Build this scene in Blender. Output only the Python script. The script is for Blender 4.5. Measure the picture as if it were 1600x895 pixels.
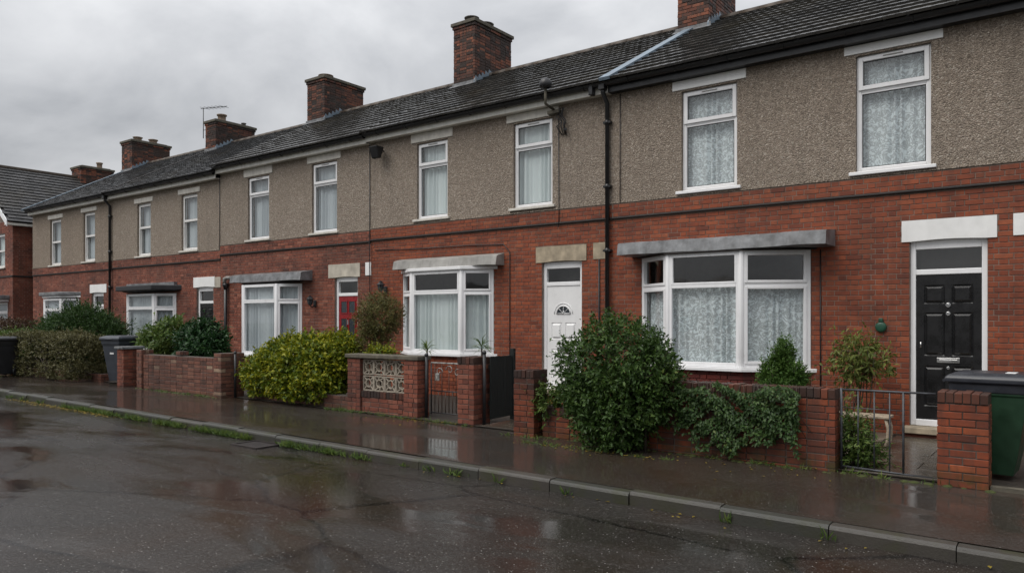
import bpy, math, random
import numpy as np
from mathutils import Vector, Matrix
R = math.radians
sc = bpy.context.scene
for o in list(bpy.data.objects):
    bpy.data.objects.remove(o)
C = sc.collection
rnd = random.Random(7)

# ------------------------------------------------------------------ camera
cam_d = bpy.data.cameras.new('camera'); cam = bpy.data.objects.new('camera', cam_d); C.objects.link(cam)
cam.location = (0, 0, 1.65); cam.rotation_euler = (R(90), 0, R(36.58))
cam_d.sensor_width = 36; cam_d.lens = 1180 / 1600 * 36; cam_d.shift_y = 52.5 / 1600
cam_d.clip_start = .1; cam_d.clip_end = 2000
sc.camera = cam
sc.render.resolution_x, sc.render.resolution_y = 1024, 572

# ------------------------------------------------------------------ sky and light: overcast
SUN_EL, SUN_AZ = 56, 205          # high soft light from behind the camera's left shoulder
w = bpy.data.worlds.new('World'); sc.world = w; w.use_nodes = True
nt = w.node_tree; nt.nodes.clear(); L = nt.links
def wn(t, **k):
    n = nt.nodes.new(t)
    for a, b in k.items(): setattr(n, a, b)
    return n
out = wn('ShaderNodeOutputWorld')
tc = wn('ShaderNodeTexCoord'); sep = wn('ShaderNodeSeparateXYZ'); L.new(tc.outputs['Generated'], sep.inputs[0])
up = wn('ShaderNodeMath', operation='MAXIMUM'); L.new(sep.outputs['Z'], up.inputs[0]); up.inputs[1].default_value = 0
# cloud layer: direction projected on a flat deck
den = wn('ShaderNodeMath', operation='ADD'); L.new(up.outputs[0], den.inputs[0]); den.inputs[1].default_value = .5
comb = wn('ShaderNodeCombineXYZ')
for i, a in enumerate('XY'):
    d = wn('ShaderNodeMath', operation='DIVIDE'); L.new(sep.outputs[a], d.inputs[0]); L.new(den.outputs[0], d.inputs[1]); L.new(d.outputs[0], comb.inputs[i])
n1 = wn('ShaderNodeTexNoise'); n1.inputs['Scale'].default_value = 3.1; n1.inputs['Detail'].default_value = 7; n1.inputs['Roughness'].default_value = .52; n1.inputs['Distortion'].default_value = .3
L.new(comb.outputs[0], n1.inputs['Vector'])
cr = wn('ShaderNodeValToRGB'); L.new(n1.outputs['Fac'], cr.inputs[0])
cr.color_ramp.elements[0].position = .30; cr.color_ramp.elements[0].color = (.50, .52, .555, 1)
cr.color_ramp.elements[1].position = .70; cr.color_ramp.elements[1].color = (1.0, 1.012, 1.035, 1)
# overcast brightness: zenith about three times the horizon
m1 = wn('ShaderNodeMath', operation='MULTIPLY_ADD'); L.new(up.outputs[0], m1.inputs[0]); m1.inputs[1].default_value = .86; m1.inputs[2].default_value = .33
mul = wn('ShaderNodeMixRGB', blend_type='MULTIPLY'); mul.inputs[0].default_value = 1
L.new(cr.outputs[0], mul.inputs[1]); L.new(m1.outputs[0], mul.inputs[2])
sky = wn('ShaderNodeTexSky', sky_type='NISHITA'); sky.sun_disc = False
sky.sun_elevation = R(SUN_EL); sky.sun_rotation = R(SUN_AZ); sky.air_density = 1; sky.dust_density = 5
bg1 = wn('ShaderNodeBackground'); L.new(sky.outputs[0], bg1.inputs[0]); bg1.inputs[1].default_value = .06
bg2 = wn('ShaderNodeBackground'); L.new(mul.outputs[0], bg2.inputs[0]); bg2.inputs[1].default_value = 1.0
mixw = wn('ShaderNodeMixShader'); mixw.inputs[0].default_value = .92
L.new(bg1.outputs[0], mixw.inputs[1]); L.new(bg2.outputs[0], mixw.inputs[2]); L.new(mixw.outputs[0], out.inputs[0])
sd = bpy.data.lights.new('sun', 'SUN'); sd.energy = 1.5; sd.angle = R(45); sd.color = (1, .96, .90)
sun = bpy.data.objects.new('sun', sd); C.objects.link(sun)
az = R(SUN_AZ); dirv = Vector((math.sin(az) * math.cos(R(SUN_EL)), math.cos(az) * math.cos(R(SUN_EL)), math.sin(R(SUN_EL))))
sun.rotation_euler = dirv.to_track_quat('Z', 'Y').to_euler()
vs = sc.view_settings; vs.view_transform = 'Standard'; vs.look = 'None'; vs.exposure = 0.6; vs.gamma = 1; vs.use_curve_mapping = False

# ------------------------------------------------------------------ helpers
def gz(x): return -.0096 * (x + 1)          # the street climbs gently away from the camera
class Fr:                                     # a vertical face: u along it, d outward, z up
    def __init__(s, ox, oy, ang=0):
        s.ox, s.oy, s.a = ox, oy, ang; s.c, s.s = math.cos(ang), math.sin(ang)
    def p(s, u, d, z): return (s.ox + u * s.c + d * s.s, s.oy + u * s.s - d * s.c, z)
W0 = Fr(0, 0, 0)
BRV = [(-.5, 1, -.5), (.5, 1, -.5), (.5, 1, .5), (-.5, 1, .5), (-.5, .05, -.5), (.5, .05, -.5), (.5, .05, .5), (-.5, .05, .5), (-.485, 0, -.44), (.485, 0, -.44), (.485, 0, .44), (-.485, 0, .44)]
BRF = [(0, 3, 2, 1), (0, 1, 5, 4), (1, 2, 6, 5), (2, 3, 7, 6), (3, 0, 4, 7), (4, 5, 9, 8), (5, 6, 10, 9), (6, 7, 11, 10), (7, 4, 8, 11), (8, 9, 10, 11)]
def root_of(o):
    while o.parent: o = o.parent
    return o
class MB:
    def __init__(s): s.v, s.f, s.sm = [], [], []
    def quad(s, *p, smooth=False):
        n = len(s.v); s.v += [tuple(q) for q in p]; s.f.append(tuple(range(n, n + len(p)))); s.sm.append(smooth)
    def raw(s, v, f, smooth=False):
        n = len(s.v); s.v += [tuple(q) for q in v]; s.f += [tuple(i + n for i in q) for q in f]; s.sm += [smooth] * len(f)
    def fbox(s, F, u0, u1, d0, d1, z0, z1):
        v = [F.p(u, d, z) for z in (z0, z1) for (u, d) in ((u0, d0), (u1, d0), (u1, d1), (u0, d1))]
        s.raw(v, [(0, 1, 2, 3), (4, 7, 6, 5), (0, 4, 5, 1), (1, 5, 6, 2), (2, 6, 7, 3), (3, 7, 4, 0)])
        return s
    def box(s, x0, x1, y0, y1, z0, z1): return s.fbox(W0, x0, x1, -y0, -y1, z0, z1)
    def brick(s, F, u0, u1, z0, z1, d=0, dep=.1):
        v = [F.p((u0 + u1) / 2 + (u1 - u0) * a, d - dep * b, (z0 + z1) / 2 + (z1 - z0) * c) for a, b, c in BRV]
        s.raw(v, BRF)
    def prism(s, poly, z0, z1):                # plan polygon, anticlockwise
        n = len(poly); v = [(x, y, z0) for x, y in poly] + [(x, y, z1) for x, y in poly]
        s.raw(v, [tuple(range(n))[::-1], tuple(range(n, 2 * n))] + [(i, (i + 1) % n, n + (i + 1) % n, n + i) for i in range(n)])
        return s
    def fprism(s, F, poly, d0, d1):            # polygon in the face's (u, z), thick from d0 to d1
        n = len(poly); v = [F.p(u, d0, z) for u, z in poly] + [F.p(u, d1, z) for u, z in poly]
        s.raw(v, [tuple(range(n))[::-1], tuple(range(n, 2 * n))] + [(i, (i + 1) % n, n + (i + 1) % n, n + i) for i in range(n)])
        return s
    def tube(s, pts, r, n=8, smooth=True, cap=True):
        pts = [Vector(p) for p in pts]; rr = r if isinstance(r, (list, tuple)) else [r] * len(pts)
        base = len(s.v); k = len(pts)
        ref = None
        for i, p in enumerate(pts):
            t = (pts[min(i + 1, k - 1)] - pts[max(i - 1, 0)]).normalized()
            if ref is None: ref = Vector((1, 0, 0)) if abs(t.x) < .8 else Vector((0, 1, 0))
            a = (ref - t * ref.dot(t)).normalized(); b = t.cross(a); ref = a
            for j in range(n):
                q = 2 * math.pi * j / n; s.v.append(tuple(p + (a * math.cos(q) + b * math.sin(q)) * rr[i]))
        for i in range(k - 1):
            for j in range(n):
                s.f.append((base + i * n + j, base + i * n + (j + 1) % n, base + (i + 1) * n + (j + 1) % n, base + (i + 1) * n + j)); s.sm.append(smooth)
        if cap:
            s.f.append(tuple(base + j for j in range(n))[::-1]); s.sm.append(False)
            s.f.append(tuple(base + (k - 1) * n + j for j in range(n))); s.sm.append(False)
        return s
    def lathe(s, o, prof, n=16, axis='z', smooth=True):
        base = len(s.v); k = len(prof); o = Vector(o)
        for r, h in prof:
            for j in range(n):
                q = 2 * math.pi * j / n; a, b = r * math.cos(q), r * math.sin(q)
                s.v.append(tuple(o + (Vector((a, b, h)) if axis == 'z' else Vector((a, -h, b)))))
        for i in range(k - 1):
            for j in range(n):
                s.f.append((base + i * n + j, base + i * n + (j + 1) % n, base + (i + 1) * n + (j + 1) % n, base + (i + 1) * n + j)); s.sm.append(smooth)
        s.f.append(tuple(base + j for j in range(n))[::-1]); s.sm.append(False)
        s.f.append(tuple(base + (k - 1) * n + j for j in range(n))); s.sm.append(False)
        return s
    def mesh(s, name, mat, off=(0, 0, 0)):
        me = bpy.data.meshes.new(name)
        me.from_pydata([(a - off[0], b - off[1], c - off[2]) for a, b, c in s.v], [], s.f)
        if any(s.sm): me.polygons.foreach_set('use_smooth', s.sm)
        if mat: me.materials.append(mat)
        me.update(); return me
    def build(s, name, mat, parent=None, kind=None, bevel=0):
        off = root_of(parent).location if parent else (0, 0, 0)
        o = bpy.data.objects.new(name, s.mesh(name, mat, off)); C.objects.link(o)
        if parent: o.parent = parent
        if kind: o['kind'] = kind
        if bevel:
            b = o.modifiers.new('bevel', 'BEVEL'); b.width = bevel; b.segments = 2; b.limit_method = 'ANGLE'
        return o
def tag(o, label, cat, group=None):
    o['label'] = label; o['category'] = cat
    if group: o['group'] = group
    return o
def thing(name, label, cat, loc, group=None):
    o = bpy.data.objects.new(name, None); o.location = loc; o.empty_display_size = .2; C.objects.link(o)
    return tag(o, label, cat, group)

# ------------------------------------------------------------------ materials
class NM:
    def __init__(s, name):
        s.m = bpy.data.materials.new(name); s.m.use_nodes = True; s.t = s.m.node_tree; s.t.nodes.clear()
        s.out = s.n('ShaderNodeOutputMaterial'); s.b = s.n('ShaderNodeBsdfPrincipled'); s.l(s.b.outputs[0], s.out.inputs[0])
        s.b.inputs['Specular IOR Level'].default_value = .5
    def n(s, t, **k):
        n = s.t.nodes.new(t)
        for a, b in k.items(): setattr(n, a, b)
        return n
    def l(s, a, b): s.t.links.new(a, b)
    def val(s, sock, v):
        if hasattr(v, 'is_output') or isinstance(v, bpy.types.NodeSocket): s.l(v, sock)
        else: sock.default_value = v
    def pos(s): return s.n('ShaderNodeNewGeometry').outputs['Position']
    def map(s, v, scale):
        m = s.n('ShaderNodeMapping'); s.l(v, m.inputs[0]); m.inputs['Scale'].default_value = scale; return m.outputs[0]
    def noise(s, v, scale, detail=4, rough=.55, dist=0):
        n = s.n('ShaderNodeTexNoise'); s.l(v, n.inputs['Vector']); n.inputs['Scale'].default_value = scale
        n.inputs['Detail'].default_value = detail; n.inputs['Roughness'].default_value = rough; n.inputs['Distortion'].default_value = dist
        return n.outputs['Fac']
    def vor(s, v, scale, feature='F1', outp='Distance', rand=1):
        n = s.n('ShaderNodeTexVoronoi', feature=feature); s.l(v, n.inputs['Vector']); n.inputs['Scale'].default_value = scale; n.inputs['Randomness'].default_value = rand
        return n.outputs[outp]
    def ramp(s, f, pts, interp='LINEAR'):
        n = s.n('ShaderNodeValToRGB'); s.l(f, n.inputs[0]); e = n.color_ramp.elements; n.color_ramp.interpolation = interp
        while len(e) < len(pts): e.new(.5)
        for q, (p, c) in zip(e, pts): q.position = p; q.color = (c[0], c[1], c[2], 1) if isinstance(c, (tuple, list)) else (c, c, c, 1)
        return n.outputs[0]
    def mix(s, f, a, b, mode='MIX'):
        n = s.n('ShaderNodeMixRGB', blend_type=mode); s.val(n.inputs[0], f)
        for i, c in ((1, a), (2, b)): s.val(n.inputs[i], (*c, 1) if isinstance(c, tuple) and len(c) == 3 else c)
        return n.outputs[0]
    def math(s, op, a, b=0, c=0):
        n = s.n('ShaderNodeMath', operation=op)
        for i, q in enumerate((a, b, c)): s.val(n.inputs[i], q)
        return n.outputs[0]
    def bump(s, h, strength=.3, dist=.01, chain=None):
        n = s.n('ShaderNodeBump'); s.l(h, n.inputs['Height']); n.inputs['Strength'].default_value = strength; n.inputs['Distance'].default_value = dist
        if chain: s.l(chain, n.inputs['Normal'])
        return n.outputs[0]
    def piece(s):                              # one random number for each piece, whether an object of its own or an island
        a = s.n('ShaderNodeObjectInfo').outputs['Random']; b = s.n('ShaderNodeNewGeometry').outputs['Random Per Island']
        return s.math('FRACT', s.math('ADD', a, b))
    def set(s, color=None, rough=None, normal=None, spec=None, metal=None):
        if color is not None: s.val(s.b.inputs['Base Color'], (*color, 1) if isinstance(color, tuple) and len(color) == 3 else color)
        if rough is not None: s.val(s.b.inputs['Roughness'], rough)
        if normal is not None: s.l(normal, s.b.inputs['Normal'])
        if spec is not None: s.b.inputs['Specular IOR Level'].default_value = spec
        if metal is not None: s.b.inputs['Metallic'].default_value = metal
        return s.m
def brick_mat(name, stops, soot_dark=.25, moss=0, rough=.62):
    m = NM(name); p = m.pos(); r = m.piece()
    c = m.ramp(r, stops)
    blot = m.noise(p, 9, 5, .65); c = m.mix(m.ramp(blot, [(.32, .4), (.62, 0)]), c, (.055, .035, .03))
    big = m.noise(p, .9, 4, .6); c = m.mix(m.math('MULTIPLY', m.ramp(big, [(.42, 0), (.68, 1)]), soot_dark), c, (.03, .022, .02))
    streak = m.noise(m.map(p, (5, 5, .35)), 1.4, 3, .6); c = m.mix(m.math('MULTIPLY', m.ramp(streak, [(.5, 0), (.72, 1)]), soot_dark * .9), c, (.04, .03, .026))
    eff = m.noise(p, 3.3, 5, .7); c = m.mix(m.ramp(eff, [(.64, 0), (.84, .16)]), c, (.42, .36, .32))
    if moss:
        z = m.n('ShaderNodeSeparateXYZ'); m.l(p, z.inputs[0]); g = m.noise(p, 6, 5, .6)
        f = m.math('MULTIPLY', m.ramp(z.outputs[2], [(0, 1), (.22, 0)]), m.ramp(g, [(.4, 0), (.6, moss)])); c = m.mix(f, c, (.045, .05, .015))
    fine = m.noise(p, 160, 3, .6)
    return m.set(c, m.ramp(m.noise(p, 14, 3), [(.3, rough - .16), (.7, rough + .15)]), m.bump(m.math('ADD', fine, m.math('MULTIPLY', blot, .8)), .5, .004), spec=.25)
RED = [(0, (.16, .042, .023)), (.05, (.225, .056, .027)), (.4, (.262, .064, .028)), (.75, (.29, .073, .032)), (1, (.33, .095, .043))]
PINK = [(0, (.12, .038, .026)), (.08, (.205, .062, .039)), (.5, (.24, .073, .044)), (.85, (.28, .09, .056)), (1, (.33, .125, .08))]
M = {}
M['brick_red'] = brick_mat('red brick', RED, .38)
M['brick_pink'] = brick_mat('pinkish brick', PINK, .45)
M['brick_garden'] = brick_mat('wet garden wall brick', [(0, (.10, .029, .017)), (.12, (.16, .041, .021)), (.5, (.205, .051, .024)), (.8, (.25, .061, .026)), (1, (.30, .08, .033))], .85, .9, .5)
M['brick_coping'] = brick_mat('dark wet coping brick', [(0, (.035, .02, .016)), (.5, (.075, .032, .022)), (.8, (.12, .042, .025)), (1, (.20, .058, .03))], .9, 0, .45)
M['brick_old'] = brick_mat('mixed old brick', [(0, (.10, .05, .037)), (.3, (.15, .062, .044)), (.6, (.18, .076, .052)), (.95, (.21, .095, .065)), (1, (.36, .26, .18))], .6, .9, .6)
M['brick_chimney'] = brick_mat('sooty chimney brick', [(0, (.024, .017, .015)), (.42, (.06, .03, .022)), (.62, (.15, .05, .03)), (.85, (.24, .08, .042)), (1, (.28, .10, .055))], .95)
def mortar_mat(name, col):
    m = NM(name); p = m.pos(); c = m.mix(m.ramp(m.noise(p, 2.2, 5, .65), [(.35, 0), (.65, 1)]), tuple(x * .45 for x in col), col)
    return m.set(c, .85, m.bump(m.noise(p, 120), .4, .004))
M['mortar'] = mortar_mat('mortar', (.25, .19, .155)); M['mortar_dark'] = mortar_mat('dark mortar', (.10, .083, .07))
def pebble():
    m = NM('pebbledash'); p = m.pos()
    v = m.vor(p, 54); vc = m.vor(p, 54, 'F1', 'Color'); wob = m.noise(p, 38, 3, .6, 1.6)
    sepc = m.n('ShaderNodeSeparateColor'); m.l(vc, sepc.inputs[0])
    c = m.ramp(sepc.outputs[0], [(0, (.28, .226, .178)), (.35, (.385, .315, .252)), (.75, (.46, .383, .31)), (.93, (.56, .48, .40)), (1, (.66, .595, .52))])
    c = m.mix(m.ramp(wob, [(.38, .7), (.54, 0)]), c, (.12, .095, .075))
    c = m.mix(m.ramp(wob, [(.62, 0), (.72, .5)]), c, (.54, .465, .385))
    c = m.mix(m.ramp(m.noise(p, .55, 5, .6), [(.35, 0), (.75, .35)]), c, (.22, .18, .14))
    st = m.noise(m.map(p, (4, 4, .25)), 1.3, 4, .6); c = m.mix(m.ramp(st, [(.55, 0), (.8, .4)]), c, (.18, .15, .12))
    oi = m.n('ShaderNodeObjectInfo').outputs['Random']; c = m.mix(oi, c, m.mix(1, c, (.90, .87, .83), 'MULTIPLY'))
    st2 = m.noise(m.map(p, (7, 7, .18)), 1.0, 5, .7); c = m.mix(m.ramp(st2, [(.55, 0), (.76, .5)]), c, (.17, .142, .114))
    h = m.math('ADD', m.math('MULTIPLY', v, -1.3), m.math('MULTIPLY', wob, 1.6))
    return m.set(c, .8, m.bump(h, 1, .02))
M['pebble'] = pebble()
def plain(name, col, rough=.5, var=.12, bump=.1, scale=7, dirt=None, metal=0):
    m = NM(name); p = m.pos(); n = m.noise(p, scale, 5, .6)
    c = m.mix(m.ramp(n, [(.3, 1), (.7, 0)]), col, tuple(max(0, x * (1 - var * 2.2)) for x in col))
    if dirt:
        st = m.noise(m.map(p, (6, 6, .8)), 1.6, 5, .65); c = m.mix(m.ramp(st, [(.46, 0), (.74, dirt)]), c, (.07, .062, .05))
    return m.set(c, m.ramp(n, [(.3, max(.03, rough - .08)), (.7, rough + .1)]), m.bump(m.noise(p, scale * 9, 4), bump, .004) if bump else None, metal=metal)
M['upvc'] = plain('white upvc', (.82, .82, .83), .32, .03, .02, 3, .07)
M['sash'] = plain('white painted timber', (.78, .77, .75), .4, .05, .05, 3, .25)
M['lintel_white'] = plain('white painted lintel', (.82, .82, .81), .5, .05, .1, 5, .06)
M['lintel_cream'] = plain('weathered pale lintel', (.66, .63, .57), .6, .12, .15, 6, .22)
M['stone'] = plain('buff stone', (.46, .38, .27), .7, .22, .3, 6, .3)
M['concrete'] = plain('grey concrete', (.36, .35, .33), .6, .2, .3, 4, .35)
M['screen'] = plain('screen block concrete', (.44, .385, .31), .7, .2, .3, 9, .35)
M['lead'] = plain('lead sheet', (.25, .258, .27), .42, .34, .4, 5, .3)
M['lead_blue'] = plain('pale blue grey flashing', (.19, .25, .31), .45, .18, .15, 5, .15)
M['black'] = plain('black plastic', (.018, .018, .02), .35, .2, .05)
M['black_paint'] = plain('black door paint', (.011, .011, .012), .28, .2, .03)
M['iron'] = plain('dark iron', (.022, .022, .025), .45, .3, .2, 20)
M['iron_grey'] = plain('grey painted iron', (.075, .08, .09), .45, .3, .2, 20)
M['white_metal'] = plain('peeling white metal', (.5, .48, .45), .5, .5, .3, 25)
M['red_paint'] = plain('red door paint', (.27, .012, .016), .3, .12, .03)
M['white_paint'] = plain('white door paint', (.80, .80, .80), .33, .04, .02, 3, .05)
M['chrome'] = plain('chrome', (.7, .7, .7), .25, .1, 0, metal=1)
M['bin_grey'] = plain('blue grey bin plastic', (.045, .052, .066), .4, .15, .05)
M['bin_black'] = plain('black bin plastic', (.02, .021, .024), .4, .15, .05)
M['bin_lid'] = plain('dark grey bin lid', (.03, .033, .042), .33, .2, .08)
M['bin_green'] = plain('dark green bin plastic', (.009, .040, .017), .45, .15, .05)
M['sticker'] = plain('white sticker', (.7, .7, .7), .5, .1, 0)
M['green_bell'] = plain('green alarm box', (.012, .07, .04), .4, .15, .05)
M['pot'] = plain('clay chimney pot', (.30, .22, .16), .7, .25, .2, 12, .4)
M['pot_dark'] = plain('dark chimney pot', (.10, .09, .08), .7, .25, .2, 12)
M['wood_dark'] = plain('dark brown timber', (.07, .035, .022), .6, .3, .3, 14)
M['wood_pale'] = plain('pale weathered wood', (.42, .34, .25), .6, .25, .3, 14)
M['gate_black'] = plain('black green gate board', (.008, .013, .012), .75, .3, .2, 12)
M['apron'] = plain('dark red painted brick apron', (.16, .022, .018), .5, .25, .3, 8, .3)
M['bark'] = plain('bark', (.07, .05, .035), .8, .3, .5, 30)
M['interior'] = plain('interior plaster', (.16, .15, .14), .8, .1, 0)
def tile_mat(name, stops, rough):
    m = NM(name); p = m.pos(); c = m.ramp(m.piece(), stops)
    n = m.noise(p, 5, 5, .65); c = m.mix(m.ramp(n, [(.4, .6), (.7, 0)]), c, (.022, .021, .02))
    li = m.noise(p, 16, 4, .7); c = m.mix(m.ramp(li, [(.64, 0), (.78, .22)]), c, (.13, .12, .10))
    mo = m.noise(p, .7, 4, .6); c = m.mix(m.ramp(mo, [(.5, 0), (.72, .4)]), c, (.06, .05, .03))
    return m.set(c, m.ramp(m.noise(p, 2.2, 4, .6), [(.35, rough - .12), (.65, rough + .14)]), m.bump(m.noise(p, 60, 4, .7), .5, .004))
M['tile'] = tile_mat('wet concrete roof tile', [(0, (.042, .041, .040)), (.5, (.056, .054, .051)), (1, (.074, .070, .064))], .24)
M['slate'] = tile_mat('wet roof slate', [(0, (.045, .046, .05)), (.5, (.058, .06, .065)), (1, (.075, .076, .082))], .25)
M['slate_dark'] = tile_mat('dark roof slate', [(0, (.018, .018, .02)), (.6, (.028, .028, .031)), (1, (.06, .058, .06))], .55)
M['ridge'] = plain('ridge tile', (.10, .075, .055), .6, .3, .4, 10)
def glass():
    m = NM('window glass'); m.t.nodes.remove(m.b)
    tr = m.n('ShaderNodeBsdfTransparent'); tr.inputs[0].default_value = (.97, .985, .985, 1)
    gl = m.n('ShaderNodeBsdfGlossy'); gl.inputs['Roughness'].default_value = .02
    wob = m.noise(m.pos(), 1.6, 2, .4); m.l(m.bump(wob, .06, .05), gl.inputs['Normal'])
    fr = m.n('ShaderNodeFresnel'); fr.inputs[0].default_value = 2.05
    front = m.math('SUBTRACT', 1, m.n('ShaderNodeNewGeometry').outputs['Backfacing'])
    mx = m.n('ShaderNodeMixShader'); m.l(m.math('MULTIPLY', fr.outputs[0], front), mx.inputs[0]); m.l(tr.outputs[0], mx.inputs[1]); m.l(gl.outputs[0], mx.inputs[2]); m.l(mx.outputs[0], m.out.inputs[0])
    return m.m
M['glass'] = glass()
def curtain_mat(name, col, lace):
    m = NM(name); m.t.nodes.remove(m.b); p = m.pos()
    if lace:
        wv = m.n('ShaderNodeVectorMath', operation='ADD'); m.l(p, wv.inputs[0])
        nz = m.n('ShaderNodeTexNoise'); m.l(p, nz.inputs['Vector']); nz.inputs['Scale'].default_value = 7; nz.inputs['Detail'].default_value = 1
        sc2 = m.n('ShaderNodeVectorMath', operation='SCALE'); m.l(nz.outputs['Color'], sc2.inputs[0]); sc2.inputs['Scale'].default_value = .16; m.l(sc2.outputs[0], wv.inputs[1])
        v = m.vor(m.map(wv.outputs[0], (1, .2, 1)), 26, 'SMOOTH_F1'); fl = m.ramp(v, [(.2, 1), (.34, 0), (.46, 0), (.56, 1)])
        v2 = m.vor(m.map(wv.outputs[0], (1, .2, 1)), 75); fl2 = m.ramp(v2, [(.25, .7), (.5, 0)])
        pat = m.math('MAXIMUM', fl, fl2); c = m.mix(pat, tuple(x * .70 for x in col), col); op = m.math('MULTIPLY_ADD', pat, .22, .76)
    else:
        n = m.noise(m.map(p, (30, 1, .4)), 1, 2); c = m.mix(n, tuple(x * .8 for x in col), col); op = .95
    d = m.n('ShaderNodeBsdfDiffuse'); m.val(d.inputs[0], c); t = m.n('ShaderNodeBsdfTranslucent'); m.val(t.inputs[0], c)
    a = m.n('ShaderNodeMixShader'); a.inputs[0].default_value = .14; m.l(d.outputs[0], a.inputs[1]); m.l(t.outputs[0], a.inputs[2])
    tr = m.n('ShaderNodeBsdfTransparent'); b = m.n('ShaderNodeMixShader'); m.val(b.inputs[0], op); m.l(tr.outputs[0], b.inputs[1]); m.l(a.outputs[0], b.inputs[2]); m.l(b.outputs[0], m.out.inputs[0])
    return m.m
M['net'] = curtain_mat('net curtain', (.86, .92, .92), False)
M['lace'] = curtain_mat('lace curtain', (.88, .93, .95), True)
M['net_grey'] = curtain_mat('grey net curtain', (.66, .70, .73), False)
def asphalt(name, base, brown, wet_lo, wet_hi, speck, crack, stretch):
    m = NM(name); p = m.pos()
    c = m.mix(m.noise(p, .8, 6, .65), tuple(x * .6 for x in base), tuple(x * 1.4 for x in base))
    c = m.mix(m.ramp(m.noise(p, .35, 5, .6, .4), [(.46, 0), (.64, .8)]), c, brown)
    if crack:                                   # old repairs: large patches of slightly different tarmac with dark seams
        wv = m.n('ShaderNodeVectorMath', operation='ADD'); m.l(p, wv.inputs[0])
        nz = m.n('ShaderNodeTexNoise'); m.l(p, nz.inputs['Vector']); nz.inputs['Scale'].default_value = 2.4; nz.inputs['Detail'].default_value = 5
        s2 = m.n('ShaderNodeVectorMath', operation='SCALE'); m.l(nz.outputs['Color'], s2.inputs[0]); s2.inputs['Scale'].default_value = .22; m.l(s2.outputs[0], wv.inputs[1])
        cell = m.map(wv.outputs[0], (.30, .62, 0))
        e = m.vor(cell, 1, 'DISTANCE_TO_EDGE', rand=.7); pc = m.n('ShaderNodeSeparateColor'); m.l(m.vor(cell, 1, 'F1', 'Color', .7), pc.inputs[0])
        c = m.mix(m.math('MULTIPLY', pc.outputs[0], .55), c, tuple(x * .5 for x in base))
        cm = m.math('MULTIPLY', m.ramp(e, [(.005, 1), (.022, 0)]), m.ramp(m.noise(p, .9, 4), [(.36, 0), (.48, .95)])); c = m.mix(cm, c, (.006, .005, .005))
    gr = m.noise(p, 34, 5, .75, .8); c = m.mix(m.ramp(gr, [(.52, 0), (.74, .32)]), c, (.12, .115, .108))
    agg = m.vor(p, 62); aggc = m.n('ShaderNodeSeparateColor'); m.l(m.vor(p, 62, 'F1', 'Color'), aggc.inputs[0])
    c = m.mix(m.math('MULTIPLY', m.ramp(aggc.outputs[0], [(.66, 0), (1, .45)]), m.ramp(agg, [(.25, 1), (.5, 0)])), c, (.17, .16, .15))
    sp = m.n('ShaderNodeSeparateColor'); m.l(m.vor(p, 38, 'F1', 'Color'), sp.inputs[0]); spd = m.vor(p, 38)
    c = m.mix(m.math('MULTIPLY', m.ramp(sp.outputs[1], [(speck, 0), (speck + .01, 1)], 'CONSTANT'), m.ramp(spd, [(.10, .8), (.26, 0)])), c, (.36, .35, .33))
    wn_ = m.noise(m.map(p, stretch), .8, 6, .58, .5)
    ro = m.mix(m.ramp(wn_, [(.40, 0), (.55, 1)]), (wet_hi,) * 3, (wet_lo,) * 3)
    h = m.math('ADD', m.math('MULTIPLY', agg, -.6), m.math('MULTIPLY', gr, .9))
    hn = m.n('ShaderNodeBump'); m.l(h, hn.inputs['Height']); hn.inputs['Distance'].default_value = .008
    m.l(m.ramp(wn_, [(.40, .7), (.55, .05)]), hn.inputs['Strength'])
    return m.set(c, ro, hn.outputs[0], spec=.27)
M['road'] = asphalt('wet road asphalt', (.024, .021, .019), (.026, .015, .009), .05, .30, .88, True, (.35, .9, 1))
M['pavement'] = asphalt('wet pavement asphalt', (.036, .030, .026), (.032, .019, .011), .03, .22, .97, False, (.5, 1.1, 1))
def kerb_mat():
    m = NM('wet kerb stone'); p = m.pos(); c = m.mix(m.noise(p, 5, 6, .7), (.024, .021, .018), (.075, .066, .056))
    c = m.mix(m.math('MULTIPLY', m.piece(), .8), c, (.03, .032, .026)); c = m.mix(m.ramp(m.noise(p, 2.5, 4), [(.5, 0), (.66, .75)]), c, (.032, .034, .012))
    return m.set(c, .42, m.bump(m.noise(p, 45, 5, .7), .6, .006))
M['kerb'] = kerb_mat()
M['soil'] = plain('wet soil', (.035, .026, .018), .7, .3, 1, 20)
M['ground'] = plain('earth and grass', (.05, .055, .025), .8, .3, 1, 3)
M['slab'] = plain('wet paving slab', (.085, .07, .055), .2, .25, .3, 9, .3)
M['flag'] = plain('pale flagstone', (.25, .20, .15), .5, .25, .3, 9, .3)
M['moss'] = plain('moss', (.06, .075, .012), .85, .3, 1, 40)
def leaf_mat(name, stops, rough=.38, trans=.3):
    m = NM(name); p = m.pos(); r = m.n('ShaderNodeNewGeometry').outputs['Random Per Island']
    f = m.math('ADD', m.math('MULTIPLY', r, .7), m.math('MULTIPLY', m.math('SUBTRACT', m.noise(p, 2.6, 3), .32), .75))
    c = m.ramp(f, stops); m.set(c, rough + .06, spec=.24)
    t = m.n('ShaderNodeBsdfTranslucent'); m.l(c, t.inputs[0]); mx = m.n('ShaderNodeMixShader'); mx.inputs[0].default_value = trans
    m.l(m.b.outputs[0], mx.inputs[1]); m.l(t.outputs[0], mx.inputs[2]); m.l(mx.outputs[0], m.out.inputs[0]); return m.m
M['leaf_dark'] = leaf_mat('dark green leaf', [(0, (.02, .042, .010)), (.5, (.042, .085, .018)), (.85, (.075, .13, .028)), (1, (.15, .19, .045))])
M['leaf_ivy'] = leaf_mat('ivy leaf', [(0, (.018, .04, .012)), (.5, (.04, .082, .022)), (.85, (.075, .125, .035)), (1, (.16, .17, .05))])
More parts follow.
